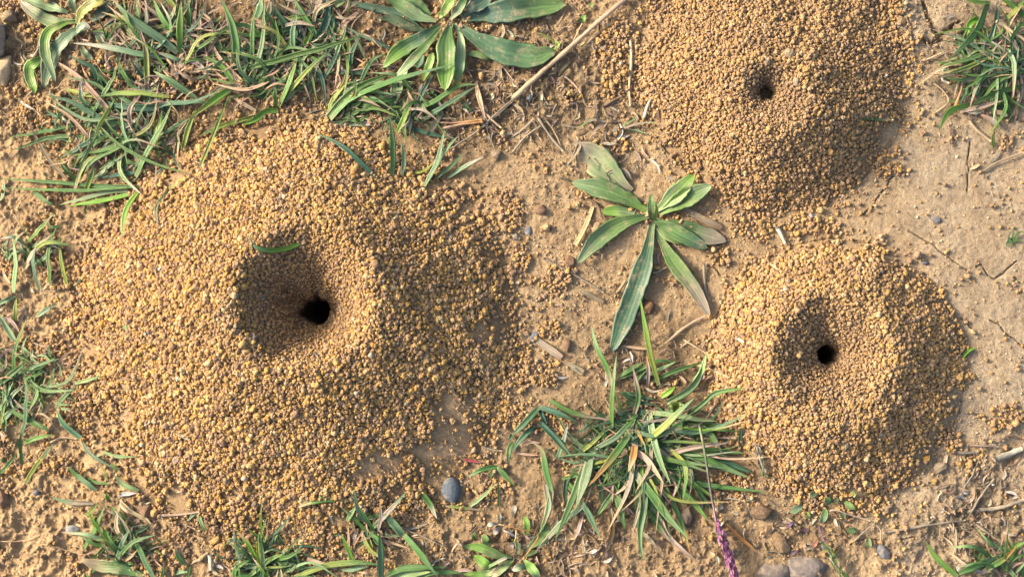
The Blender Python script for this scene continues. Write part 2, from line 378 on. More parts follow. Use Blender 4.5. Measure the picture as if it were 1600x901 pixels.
def shaft_and_body(m, root):
    th = np.linspace(0, 2*np.pi, 720, endpoint=False)
    _, _, Rc, Ro, Rh = m_polar(m, m.hole[0]+np.cos(th), m.hole[1]+np.sin(th))
    t = np.concatenate([np.linspace(0, 1, 260)**1.12, [1.02, 1.05]])[:, None]
    R = Rh+(Ro+4-Rh)*t
    U = m.hole[0]+R*np.cos(th); V = m.hole[1]+R*np.sin(th)
    H = ground_broad(U, V)+m_height(m, U, V)+.8*fbm(U, V, 5, 2, 300)-1.0
    out = t[:, 0] > 1; H[out] = np.minimum(H[out], ground(U[out], V[out])-3)
    P = np.stack([U, V, H], -1).reshape(-1, 3); n = 720; k = len(t)
    i = (np.arange(k-1)[:, None]*n+np.arange(n)); j = (np.arange(k-1)[:, None]*n+(np.arange(n)+1) % n)
    F = np.stack([i, j, j+n, i+n], -1).reshape(-1, 4)
    C = soil_col(U, V).reshape(-1, 3)*np.array([.97, .94, .92]); bb = sstep(.02, .5, dmask(BARE, U, V)).reshape(-1, 1)*.7; C = C*(1-bb)+bb*np.array([.62, .43, .25]); b = sstep(.45, 0, t+0*R).reshape(-1, 1)*.4; C = C*(1-b)+b*np.array([.30, .19, .11])  # bare patches paler; crater shade painted in as brown towards the hole
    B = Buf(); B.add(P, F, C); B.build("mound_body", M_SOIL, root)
    # the shaft: an uneven earth tube going down and bending away
    kk = 26; z = np.linspace(0, 1, kk)[:, None]; deep = 150 if m.seed != 2 else 9
    R2 = Rh*(1-.12*z+.12*vnoise(th*3+0*z, z*9, 1.0, 700+m.seed))+1.2
    U = m.hole[0]+R2*np.cos(th)+14*z**2; V = m.hole[1]+R2*np.sin(th)-10*z**2
    top = (ground_broad(m.hole[0]+Rh*np.cos(th), m.hole[1]+Rh*np.sin(th))+m_height(m, m.hole[0]+Rh*np.cos(th), m.hole[1]+Rh*np.sin(th)))
    H = top*(1-z)+(top.mean()-deep)*z+2*fbm(th*6+0*z, z*12, 1.0, 2, 720)*(z > 0)
    P = np.stack([U+0*H, V+0*H, H], -1).reshape(-1, 3)
    P = np.concatenate([P, [[m.hole[0]+14, m.hole[1]-10, top.mean()-deep-6]]])
    i = (np.arange(kk-1)[:, None]*n+np.arange(n)); j = (np.arange(kk-1)[:, None]*n+(np.arange(n)+1) % n)
    F = np.stack([i, i+n, j+n, j], -1).reshape(-1, 4)
    e = (kk-1)*n; F3 = np.stack([e+np.arange(n), np.full(n, kk*n), e+(np.arange(n)+1) % n], 1)
    B = Buf(); B.add(P, F, np.array([.36, .24, .14])); B.F[3] = [F3]; B.build("entrance_hole", M_SOIL, root)
def build_mound(m, label):
    u0, v0 = m.outer[0], m.outer[1]
    root = empty("soil_mound", (u0, v0, float(ground_broad(u0, v0))), label, "soil mound", "mounds of crumbly soil around burrow holes")
    shaft_and_body(m, root)
    PP = []; RR = []; CC = []
    lo_u, hi_u, lo_v, hi_v = m.outer[0]-m.outer[2]*1.25, m.outer[0]+m.outer[2]*1.25, m.outer[1]-m.outer[3]*1.25, m.outer[1]+m.outer[3]*1.25
    for (s, zoff, dens) in ((5.0, -.5, 1.0), (5.9, 1.5, .72), (3.9, .9, .6)):
        u, v = hexgrid(lo_u, hi_u, max(lo_v, -70), hi_v, s, .42)
        r, th, Rc, Ro, Rh = m_polar(m, u, v); ss = (r-Rc)/(Ro-Rc)
        edge = sstep(1.08, .76, ss+.36*fbm(u, v, 42, 3, 800+m.seed)+.05)
        keep = (r > Rh*1.02+(2.2 if s < 6 else 4.5))*edge*dens*(1-.97*sstep(.10, .62, dmask(BARE, u, v)+.5*fbm(u, v, 16, 3, 970)))
        k = RS.rand(len(u)) < keep; u = u[k]; v = v[k]; r = r[k]; Rc = Rc[k]; Rh = Rh[k]; ss = ss[k]
        inside = sstep(1.0, .6, r/Rc)
        R = (2.75 if m.seed != 2 else 2.5)*np.exp(RS.randn(len(u))*.27)*(1-.22*inside)*(1+.16*sstep(.25, .9, ss)*(m.seed == 1)+.10*sstep(.4, 1, ss)*(m.seed == 3))
        if s == 3.9: R *= .55
        R = np.clip(R, 1.2, 6.5)
        k = (r > Rh+1+R*.75) | (r < 0); u, v, r, Rc, Rh, ss, inside, R = (q[k] for q in (u, v, r, Rc, Rh, ss, inside, R))
        h = ground_broad(u, v)+m_height(m, u, v)+R*.25+zoff*(1-.4*inside)+RS.uniform(-.3, 1.3, len(u))
        h = np.where(ss > .6, np.maximum(h, surf(u, v)+R*.3), h)
        PP.append(np.stack([u, v, h], 1)); RR.append(R)
        CC.append(crumb_cols(len(u), u, v, .06+.30*inside+.32*(m.seed == 2)+.16*(m.seed == 3)))  # browner inside the crater: fine soil plus its shade painted into the crumbs
    P = np.concatenate(PP); R = np.concatenate(RR); C = np.concatenate(CC)
    # broken crumbs hanging in the mouth of the hole
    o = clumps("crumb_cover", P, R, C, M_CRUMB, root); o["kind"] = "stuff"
    return root
build_mound(MOUNDS[0], "largest soil mound, on the left, wide shallow crater with green blade on its upper rim")
build_mound(MOUNDS[1], "soil mound at the top with a small half collapsed brown hole")
build_mound(MOUNDS[2], "round soil mound at the right with small black hole in a neat bowl")
# loose crumbs on the open ground between the mounds
def loose_crumbs():
    PP = []; RR = []
    for s, dens in ((6.0, 1.0), (7.0, .6)):
        u, v = hexgrid(-40, 1640, -40, 950, s, .45)
        dm = dmask(PATCH, u, v); n = fbm(u, v, 36, 3, 900)
        d = sstep(.25, .6, dm+.9*n)*.95
        left = sstep(230, 60, u)
        d = np.maximum(d, sstep(.0, .25, n-.02)*(.12+.62*left+.35*sstep(150, 60, v)*sstep(900, 800, u)+.3*sstep(800, 880, v)*sstep(800, 600, u)))
        near = 0
        for m in MOUNDS:
            r, th, Rc, Ro, Rh = m_polar(m, u, v); ss = (r-Rc)/(Ro-Rc)
            near = np.maximum(near, sstep(1.30, .95, ss)*.34*(1+1.6*n)); d = np.where(ss < .86, 0, d)
        for m in MOUNDS:
            r, th, Rc, Ro, Rh = m_polar(m, u, v); ss = (r-Rc)/(Ro-Rc); d = np.where(ss < .86, 0, d); near = np.where(ss < .86, 0, near)
        d = np.maximum(d, near)*dens*(1-.9*sstep(.3, .6, dmask(BARE, u, v)))
        d = d*(1-.7*sstep(1380, 1440, u)*sstep(200, 260, v)*sstep(640, 580, v)*(dm < .3))+.012*(d > 0)
        k = RS.rand(len(u)) < d; u = u[k]; v = v[k]
        R = np.clip(2.5*np.exp(RS.randn(len(u))*.30), 1.1, 6.5)
        PP.append(np.stack([u, v, surf(u, v)+R*.35+(1.5 if s > 6.5 else 0)], 1)); RR.append(R)
    P = np.concatenate(PP); R = np.concatenate(RR)
    o = clumps("soil_crumbs", P, R, crumb_cols(len(P), P[:, 0], P[:, 1], .22), M_CRUMB)
    tag(o, "loose ochre and brown soil crumbs strewn over the bare ground", "soil crumbs", kind="stuff")
loose_crumbs()
def fine_grains():
    """sand-sized grains dusting the open soil"""
    u, v = hexgrid(-20, 1620, -20, 920, 3.6, .5)
    d = (.20+.8*np.clip(fbm(u, v, 24, 3, 950)+.12, 0, 1)*(.35+.9*rough(u, v)))*(1-.6*sstep(1330, 1430, u)*sstep(180, 240, v)*sstep(680, 600, v))
    for m in MOUNDS:
        r, th, Rc, Ro, Rh = m_polar(m, u, v); d = np.where((r-Rc)/(Ro-Rc) < .93, 0, d)
    d = np.maximum(d, np.where(dmask(BARE, u, v) > .2, .35, 0))
    k = RS.rand(len(u)) < d; u = u[k]; v = v[k]; R = np.clip(.95*np.exp(RS.randn(len(u))*.38), .45, 2.2)
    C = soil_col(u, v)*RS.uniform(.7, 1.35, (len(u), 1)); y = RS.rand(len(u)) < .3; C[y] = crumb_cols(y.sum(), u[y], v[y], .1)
    V, F, CC = crumbs_geo(np.stack([u, v, surf(u, v)+R*.3], 1), R, C, V1, OCT[1]); o = link("soil_grit", mesh_np("soil_grit", V, F, {"Col": ('FLOAT_COLOR', CC)}, M_CRUMB))
    tag(o, "fine sandy grit dusting the open soil", "soil grit", kind="stuff")
fine_grains()

# ---------------------------------------------------------------- plants, stalks, stones
# surface heights read once onto a grid, so that a plant's foot is found fast
_gu = np.arange(-140, 1760, 1.25); _gv = np.arange(-140, 1060, 1.25); _GH = surf(*np.meshgrid(_gu, _gv))
def hget(u, v):
    x = np.clip((np.asarray(u, float)+140)/1.25, 0, len(_gu)-2.001); y = np.clip((np.asarray(v, float)+140)/1.25, 0, len(_gv)-2.001)
    i = x.astype(int); j = y.astype(int); a = x-i; b = y-j
    return (_GH[j, i]*(1-a)+_GH[j, i+1]*a)*(1-b)+(_GH[j+1, i]*(1-a)+_GH[j+1, i+1]*a)*b
_fw = np.array([0, -math.sin(TILT), -math.cos(TILT)])*FPX; _up = np.array([0, -math.cos(TILT), math.sin(TILT)]); _rt = np.array([1.0, 0, 0])
def pixv(px, py, lift):
    px = np.asarray(px, float); py = np.asarray(py, float); d = _fw+_rt*(px[:, None]-800)+_up*(450.5-py[:, None]); h = np.zeros(len(px))
    for _ in range(7):
        p = CAMP+d*((h-CAMP[2])/d[:, 2])[:, None]; h = hget(p[:, 0], p[:, 1])+lift
    return CAMP+d*((h-CAMP[2])/d[:, 2])[:, None]
def pix(px, py, lift=0.0): return pixv([px], [py], lift)[0]
COLS = dict(g=(.085, .180, .042), b=(.095, .180, .090), t=(.045, .120, .062), d=(.036, .085, .028), p=(.20, .30, .135), y=(.22, .275, .05), n=(.13, .27, .03),
            w=(.50, .47, .37), s=(.47, .35, .21), k=(.38, .275, .20), o=(.40, .20, .065), r=(.33, .06, .05), v=(.14, .06, .14), c=(.27, .23, .17), e=(.17, .115, .075), m=(.56, .22, .40))
COLS = {k: np.array(v)*(1.14 if k in 'gbtdpyn' else 1.0) for k, v in COLS.items()}
TILES = {c: ((i % 4)*400, (i//4)*300, 3.0025) for i, c in enumerate("ABCDEFGHIJKL")}
TILES.update(M=(600, 0, 4.507), N=(900, 560, 4.507), O=(700, 780, 7.445), Z=(0, 0, 1.0))
def curve(P, n):
    """Catmull-Rom through the rows of P, n samples"""
    P = np.asarray(P, float)
    if len(P) == 2: t = np.linspace(0, 1, n)[:, None]; return P[0]*(1-t)+P[1]*t
    Q = np.concatenate([[2*P[0]-P[1]], P, [2*P[-1]-P[-2]]]); seg = np.hypot(*(P[1:]-P[:-1])[:, :2].T)+1e-6
    cum = np.concatenate([[0], np.cumsum(seg)]); s = np.linspace(0, cum[-1], n); out = []
    for x in s:
        i = min(int(np.searchsorted(cum, x, side='right'))-1, len(P)-2); t = (x-cum[i])/seg[i]
        a, b, c, d = Q[i:i+4]; out.append(.5*((2*b)+(c-a)*t+(2*a-5*b+4*c-d)*t*t+(3*b-a-3*c+d)*t**3))
    return np.array(out)
def spine(pts, lift, n, prof=None):
    px = curve(pts, n); L = 0; t = np.linspace(0, 1, n)
    if prof is None: prof = np.sin(np.pi*np.clip(t*.62+.04, 0, 1))**.8
    out = pixv(px[:, 0], px[:, 1], 1.2+lift*np.asarray(prof))
    # a stiff blade bridges the small hollows under it
    h = out[:, 2].copy()
    for _ in range(2): h[1:-1] = np.maximum(h[1:-1], (h[:-2]+h[2:])/2) if lift > 0 else h[1:-1]
    for _ in range(3): h[1:-1] = (h[:-2]+2*h[1:-1]+h[2:])/4
    return np.stack([out[:, 0], out[:, 1], h], 1)
def profile(kind, t):
    if kind == 'blade': return np.minimum(1, .72+t*1.2)*np.clip((1-t)/.45, 0, 1)**.75
    if kind == 'cut': return np.minimum(1, .8+t)*np.where(t > .985, .75, 1.0)
    if kind == 'oval': return np.sin(np.pi*np.clip(t*.97+.02, 0, 1))**.75
    if kind == 'leaf': return np.clip(.30+.0*t, 0, 1)*(t < 0)+(.36+.64*sstep(.02, .46, t))*np.clip((1-t)/.30, 0, 1)**.55
    if kind == 'petal': return (.35+.65*sstep(0, .7, t))*np.clip((1-t)/.2, 0, 1)**.5
def add_blade(B, pts, w, col, lift, kind='blade', rs=None, roll=None, fold=None, nt=None, prof=None, wave=0.0, c3=None):
    rs = rs or RS; nt = nt or (12 if kind in ('blade', 'cut') else 26)
    Ls = sum(math.hypot(pts[i+1][0]-pts[i][0], pts[i+1][1]-pts[i][1]) for i in range(len(pts)-1))
    nt = max(6, min(nt, int(Ls/3)+4))
    sp = spine(pts, lift, nt, prof); T = np.gradient(sp, axis=0); T /= np.linalg.norm(T, axis=1)[:, None]+1e-9
    up = np.array([0, 0, 1.0]); side = np.cross(T, up); side /= np.linalg.norm(side, axis=1)[:, None]+1e-9; nrm = np.cross(side, T)
    t = np.linspace(0, 1, nt); roll = rs.uniform(-.45, .45) if roll is None else roll
    rl = roll+rs.uniform(-.4, .4)*(t-.5)
    sd = side*np.cos(rl)[:, None]+nrm*np.sin(rl)[:, None]; nn = -side*np.sin(rl)[:, None]+nrm*np.cos(rl)[:, None]
    hw = w/2*profile(kind, t)/max(.75, math.cos(roll)); hw = hw*(1+.05*np.sin(t*9+rs.rand()*6))
    broad = kind in ('leaf', 'oval', 'petal')
    if kind == 'leaf' and w > 12: hw = hw*(1+.16*vnoise(t*14, t*0, 1.0, int(rs.rand()*90))+.10*vnoise(t*40, t*0, 1.0, int(rs.rand()*90)))
    A = np.linspace(-1, 1, 13 if broad else 7); fold = (rs.uniform(.15, .55) if not broad else .26) if fold is None else fold
    rows = []
    veins = .0
    for a in A:
        z = fold*hw*(abs(a)**1.4)
        if kind == 'leaf':
            z = z - .016*hw*np.cos(a*np.pi*5)*(abs(a) < .95) + wave*hw*np.abs(a)**2*np.sin(t*11+a*1.3+rs.rand()*0+2)
        elif broad: z = z + wave*hw*abs(a)*np.sin(t*8+a)
        rows.append(sp+sd*(a*hw)[:, None]+nn*z[:, None])
    th = np.maximum(.5, .09*hw)
    und = [rows[k]-nn*(th*(1-abs(A[k])**4))[:, None] for k in range(len(A)-2, 0, -1)]
    R = rows+und; k = len(R); V = np.stack(R, 1).reshape(-1, 3)
    i = np.arange(nt-1)[:, None]*k+np.arange(k); j = np.arange(nt-1)[:, None]*k+(np.arange(k)+1) % k
    F = np.stack([i, i+k, j+k, j], -1).reshape(-1, 4)
    c0 = COLS[col[0]]*rs.uniform(.82, 1.2)*np.array([rs.uniform(.9, 1.12), 1, rs.uniform(.85, 1.2)]); c1 = COLS[col[1]] if len(col) > 1 else c0*np.array([1.25, 1.12, 1.05])
    st = rs.uniform(.5, .75) if len(col) > 1 else .7
    f = sstep(st-.2, min(1, st+.3), t)[:, None, None]
    if len(col) > 2: c0m = COLS[col[2]]; g = sstep(.30, 0, t)[:, None, None]
    acr = np.concatenate([A, A[-2:0:-1]])
    C = c0*(1-f)+c1*f+np.zeros((nt, k, 1))
    if len(col) > 2: C = C*(1-g)+c0m*g
    if broad: C = C*(.84+.13*np.cos(acr*np.pi*5)[None, :, None])*(1+.25*np.exp(-(acr/.07)**2)[None, :, None])
    else: C = C*(1+.12*np.cos(acr*7)[None, :, None])
    base = sstep(.10, 0, t)[:, None, None]*(.55 if not broad else .3); C = C*(1-base)+base*np.array([.30, .27, .16])
    sd_ = rs.rand()*50
    Tv = np.stack([np.repeat(t, k)*max(1, Ls/60)+sd_, np.tile(acr, nt)*.5, np.full(nt*k, sd_)], 1)
    B.add(V, F, C.reshape(-1, 3), Tv)
def add_tube(B, pts, w, col, lift, rs=None, taper=.6, n=None, seg=8, prof=None, knots=0, raw=None):
    rs = rs or RS
    if raw is None:
        Ls = sum(math.hypot(pts[i+1][0]-pts[i][0], pts[i+1][1]-pts[i][1]) for i in range(len(pts)-1))
        n = n or max(6, min(30, int(Ls/4))); sp = spine(pts, lift+w*.3, n, prof if prof is not None else .35+.65*np.abs(np.sin(np.linspace(0, 1, n)*rs.uniform(2, 5)+rs.rand()*3)))
    else: sp = np.asarray(raw, float); n = len(sp); Ls = 40
    T = np.gradient(sp, axis=0); T /= np.linalg.norm(T, axis=1)[:, None]+1e-9
    side = np.cross(T, [0, 0, 1.0]); side /= np.linalg.norm(side, axis=1)[:, None]+1e-6; nn = np.cross(side, T)
    t = np.linspace(0, 1, n); r = w/2*(1-(1-taper)*t)*(1+.12*rs.randn(n)*(.5+knots)); r = np.maximum(r, .25)
    a = np.linspace(0, 2*np.pi, seg, endpoint=False)
    V = (sp[:, None]+side[:, None]*(np.cos(a)[None, :, None]*r[:, None, None])+nn[:, None]*(np.sin(a)[None, :, None]*r[:, None, None]*.8)).reshape(-1, 3)
    i = np.arange(n-1)[:, None]*seg+np.arange(seg); j = np.arange(n-1)[:, None]*seg+(np.arange(seg)+1) % seg
    F = np.stack([i, i+seg, j+seg, j], -1).reshape(-1, 4)
    c0 = COLS[col[0]]*rs.uniform(.8, 1.2); c1 = COLS[col[1]] if len(col) > 1 else c0*rs.uniform(.8, 1.15)
    C = c0*(1-t[:, None, None])+c1*t[:, None, None]+np.zeros((n, seg, 1)); C = C*(1+.15*np.cos(a*3)[None, :, None])
    sd_ = rs.rand()*50; Tv = np.stack([np.repeat(t, seg)*max(1, Ls/40)+sd_, np.tile(a/6.28, n)+sd_, np.full(n*seg, sd_)], 1)
    V = np.concatenate([V, sp[:1]-T[:1]*.3, sp[-1:]+T[-1:]*.3]); C = np.concatenate([C.reshape(-1, 3), [c0], [c1]]); Tv = np.concatenate([Tv, Tv[:1], Tv[-1:]])
    base = B.n; B.add(V, F, C, Tv)
    b = np.arange(seg); B.F.setdefault(3, []).append(np.stack([(b+1) % seg, np.full(seg, n*seg), b], 1)[:, ::-1]*1+base); B.F[3].append(np.stack([(n-1)*seg+b, (n-1)*seg+(b+1) % seg, np.full(seg, n*seg+1)], 1)+base)
def parse(line):
    h, c = line.split("|"); a = h.split(); ox, oy, z = TILES[a[0]]
    pts = [(ox+float(p.split(",")[0])/z, oy+float(p.split(",")[1])/z) for p in c.split()]
    return pts, a[1], float(a[2])/z, a[3], float(a[4]) if len(a) > 4 else 5.0
def plant(name, label, cat, lines, group=None, filler=None, part=None, mat=None):
    """one rooted plant: an Empty at its foot, one child per blade or leaf"""
    lines = [l for l in lines.strip().splitlines() if l.strip()]
    ps = [parse(l) for l in lines]
    c = np.mean([p[0][0] for p in ps if p[1] not in 'x'], 0); base = pix(c[0], c[1])
    root = empty(name, base, label, cat, group)
    rs = np.random.RandomState(abs(hash_(label)) % 100000)
    for k, (pts, kind, w, col, lift) in enumerate(ps):
        B = Buf()
        if kind == 'O' and 'seedling' in label and 'creeping' in label: q = pts[1]; pts = [((x-q[0])*.78+q[0], (y-q[1])*.78+q[1]) for x, y in pts]; w *= .78
        if kind == 's': add_tube(B, pts, w, col, lift, rs); B.build("dry_stem", M_DRY, root)
        elif kind in ('L', 'O', 'P'):
            add_blade(B, pts, w, col, lift, {'L': 'leaf', 'O': 'oval', 'P': 'petal'}[kind], rs, roll=rs.uniform(-.18, .18), wave=.10); B.build({'L': 'leaf', 'O': 'leaf', 'P': 'petal'}[kind], M_LEAF if kind != 'P' else M_PETAL, root)
        else: add_blade(B, pts, w*.86, col, lift, {'b': 'blade', 'c': 'cut'}[kind], rs); B.build("dry_blade" if col[0] in 'skowc' else "blade", M_DRY if col[0] in 'skowc' else M_GRASS, root)
    if filler:
        n, cx, cy, rad, ln, cols, amin, amax = filler; nb = min(30, 5+n//2)
        for k in range(nb):
            a = math.radians(rs.uniform(amin, amax)); r0 = rad*.8*rs.rand()**.6; b = rs.uniform(0, 6.28); x, y = cx+r0*math.cos(b), cy+r0*math.sin(b)*.8; L = ln*rs.uniform(1.1, 2.7)
            bend = rs.uniform(-.5, .5); pts = [(x, y), (x+L*.5*math.cos(a), y+L*.5*math.sin(a)), (x+L*math.cos(a+bend), y+L*math.sin(a+bend))]
            if not (-30 < pts[2][0] < 1630 and -30 < pts[2][1] < 930): continue
            B = Buf(); cc = ["g", "p", "b", "gp", "yg", "gy", "pw", "ss", "cs", "g", "ns", "pk", "yss"][rs.randint(13)]
            add_blade(B, pts, rs.uniform(3.4, 7), cc, rs.uniform(6, 22), 'blade', rs); B.build("dry_blade" if cc[0] in 'ks' else "blade", M_DRY if cc[0] in 'ks' else M_GRASS, root)
        n = int(n*5)
        B = Buf()
        for k in range(n):
            a = math.radians(rs.uniform(amin, amax)); r0 = rad*1.2*rs.rand()**.6; b = rs.uniform(0, 6.28); x, y = cx+r0*math.cos(b), cy+r0*math.sin(b)*.8; L = ln*rs.uniform(.4, 1.5)
            bend = rs.uniform(-.6, .6); pts = [(x, y), (x+L*.5*math.cos(a), y+L*.5*math.sin(a)), (x+L*math.cos(a+bend), y+L*math.sin(a+bend))]
            cc = cols[rs.randint(len(cols))]; add_blade(B, pts, rs.uniform(2.0, 4.2) if cc[0] not in 'skce' else rs.uniform(1.5, 4), cc, rs.uniform(2, 12), 'blade', rs, nt=8)
        B.build("undergrowth", M_GRASS, root)["kind"] = "stuff"
    return root
def lone(name, label, cat, line):
    pts, kind, w, col, lift = parse(line); B = Buf(); add_blade(B, pts, w, col, lift, {'b': 'blade', 'c': 'cut'}[kind], np.random.RandomState(hash_(label) % 99999)); tag(B.build(name, M_GRASS), label, cat)
def hash_(s):
    h = 7
    for ch in s: h = (h*31+ord(ch)) % 1000003
    return h
GT = "tufts of short grass round the mounds"

plant("grass_tuft", "upper left grass tuft, broad blue green blades rising to the top edge", "grass tuft", """
A b 45 b 18 | 835,245 740,170 620,90 520,-10
A b 24 g 14 | 655,235 655,120 640,-10
A b 30 g 16 | 828,172 770,100 715,-10
A b 38 n 20 | 845,250 845,130 850,5
A b 24 g 14 | 890,150 885,60 885,-10
A b 34 pww 18 | 800,275 650,255 500,222 338,203
A b 32 yks 16 | 690,425 688,260 650,115
A b 22 g 8 | 640,432 590,360 545,265
A b 26 t 6 | 700,400 650,330 610,275
A b 36 p 12 | 920,460 800,380 715,332
A b 26 kk 6 | 1180,440 1150,400 1040,285 985,180
A b 20 g 6 | 655,235 620,180 585,120
A b 26 ds 5 | 845,290 780,265 700,240
A b 34 ss 4 | 830,300 900,330 960,330
A b 30 cs 4 | 860,280 930,300 1000,390
A b 22 kk 8 | 900,250 910,120 925,-5
A b 26 kc 8 | 915,260 940,150 935,40
A b 20 sk 5 | 1010,170 985,95 935,50
A b 16 ss 4 | 745,330 725,200 740,150
A b 16 kk 4 | 720,200 700,90 690,10
""", GT, (44, 255, 70, 80, 42, ["s", "k", "d", "c", "g"], 180, 360))
plant("grass_tuft", "grass tuft with one bright yellow green blade that ends in straw", "grass tuft", """
A b 30 g 10 | 1105,395 1040,312 950,262
A b 42 g 22 | 1112,322 1100,150 1038,-8
A b 26 g 18 | 1182,310 1185,180 1192,50
A b 24 p 14 | 1165,312 1140,250 1115,195
A b 26 kk 10 | 1100,265 1085,150 1055,55
A b 36 nyk 14 | 1108,398 1000,472 895,555
A b 22 ks 4 | 895,560 830,640 760,700
B b 28 g 16 | 110,500 165,370 195,265
B b 26 yg 20 | 120,470 240,335 352,232
B b 20 g 10 | 95,510 92,455 88,395
B b 32 n 8 | 105,522 50,522 -5,562 -70,590
A b 24 yg 8 | 1200,545 1050,590 930,640
B b 26 p 5 | 100,490 170,440 205,410
B b 20 d 4 | 60,470 10,420 -20,380
B b 20 g 6 | 55,440 48,370 45,295
A b 22 s 3 | 1200,520 1130,480 1080,450
B b 22 c 5 | 75,450 85,380 70,330
B b 24 p 14 | -20,390 30,210 40,10
""", GT, (30, 410, 110, 50, 40, ["g", "s", "d"], 150, 360))
plant("grass_tuft", "grass tuft at the top edge, left of the large leafy rosette, dark broad blades crossing", "grass tuft", """
B b 30 g 24 | -70,330 0,310 190,262 400,200 505,163
B b 32 g 16 | 300,192 240,100 175,-10
B b 44 t 10 | 285,195 335,90 340,-10
B b 44 t 8 | 235,215 150,130 70,15
B b 28 b 8 | 135,262 100,190 68,85
B b 30 b 16 | 178,255 175,160 192,55
B b 40 p 10 | 0,90 20,40 25,-15
B b 34 ps 10 | 30,130 60,60 70,-15
B b 35 cb 6 | 0,290 40,245 85,190
B b 22 p 12 | 310,392 380,250 432,100
B b 26 n 8 | 200,262 235,200 262,140
B b 18 b 12 | 655,240 520,180 395,118
B b 26 t 8 | 440,322 455,240 490,170
B b 26 t 3 | 570,345 450,342 325,342
B b 24 k 4 | 480,60 420,110 400,160
B b 26 d 6 | 380,-5 300,60 250,80
B c 34 p 3 | 440,-10 400,10 370,30
""", GT, (40, 470, 55, 70, 42, ["d", "s", "c", "t", "k"], 0, 360))
plant("grass_tuft", "grass tuft of long blades sweeping right across the lower leaves of the top rosette", "grass tuft", """
B b 40 g 14 | 330,560 400,480 500,400 655,338
B b 32 gb 26 | 350,562 450,462 640,382 935,298
B b 24 p 8 | 370,450 500,397 745,385
B b 26 p 12 | 440,505 560,462 712,420
B b 24 g 8 | 490,388 540,292 605,250
B b 22 d 5 | 370,500 480,470 560,495
B c 26 bw 2 | 355,578 470,582 562,578
B b 24 y 6 | 340,540 360,470 420,400
B b 20 d 8 | 470,540 540,510 620,470
""", GT, (14, 540, 165, 32, 34, ["g", "d", "s"], -60, 10))
plant("grass_tuft", "small grass tuft below the top rosette, two curved blades arching right above the orange straws", "grass tuft", """
B b 28 g 14 | 740,515 850,470 950,405 1040,398
B b 24 b 12 | 800,545 900,490 1032,405
B b 26 t 10 | 735,545 790,420 840,330
B b 30 n 12 | 665,622 695,560 722,508
B b 24 g 5 | 750,525 620,525 515,490
B b 26 t 4 | 640,545 730,600 830,632 930,652
B b 20 d 6 | 980,500 1005,520 950,460
B b 20 d 5 | 600,525 560,500 520,500
B b 26 sks 6 | 1035,400 1055,480 1075,560
""", GT, (12, 645, 165, 34, 28, ["g", "d", "k"], 0, 360))
plant("grass_tuft", "sparse upright sprig of grass on the upper edge of the largest mound, one yellowish blade", "grass tuft", """
B b 30 g 24 | 640,825 642,690 628,545
B b 16 g 12 | 645,790 640,700 602,628
B b 24 b 14 | 685,825 696,750 684,660
""", GT)
plant("grass_tuft", "sprig of pale grass fanning up and right from the largest mound's upper right edge", "grass tuft", """
B b 26 p 18 | 790,875 850,760 886,605
B b 22 p 16 | 820,830 895,700 952,635
B b 26 b 10 | 845,835 910,785 978,718
B b 22 pw 8 | 900,835 980,782 1068,735
B b 14 y 6 | 735,818 790,800 842,757
""", GT)
lone("grass_leaf", "single dark blue green blade lying on the largest mound's top slope", "grass blade", "B b 24 tb 12 | 585,855 490,762 400,682 268,618")
lone("grass_leaf", "curved green grass blade lying on the upper crater rim of the largest mound", "grass blade", "Z b 7.5 nb 6 | 473,378 450,388 420,391 397,384 386,367")
lone("grass_leaf", "tiny dark green leaf scrap with white end inside the largest crater", "leaf scrap", "Z c 6 tw 2 | 406,455 409,462 413,467")
lone("grass_leaf", "short green blade with pale torn end on the right slope of the top mound", "grass blade", "D c 16 gs 3 | 425,552 500,560 575,562")
lone("grass_leaf", "short green blade at the right foot of the right mound", "grass blade", "H b 16 n 4 | 905,785 940,745 980,728")
lone("grass_leaf", "thin teal fragment of grass on the largest mound's right slope", "grass blade", "F b 9 t 2 | 1000,412 1035,416 1075,414")
lone("grass_leaf", "tiny grey green grass piece low on the largest mound's left slope", "grass blade", "E b 14 g 3 | 578,608 592,640 603,672")
lone("grass_leaf", "broken green grass piece on the lower slope of the largest mound", "grass blade", "J b 26 gs 5 | 370,545 320,540 240,558 190,582")
lone("grass_leaf", "short green blade standing beside the grey blue pebble", "grass blade", "J b 28 gw 8 | 768,498 820,560 850,632")

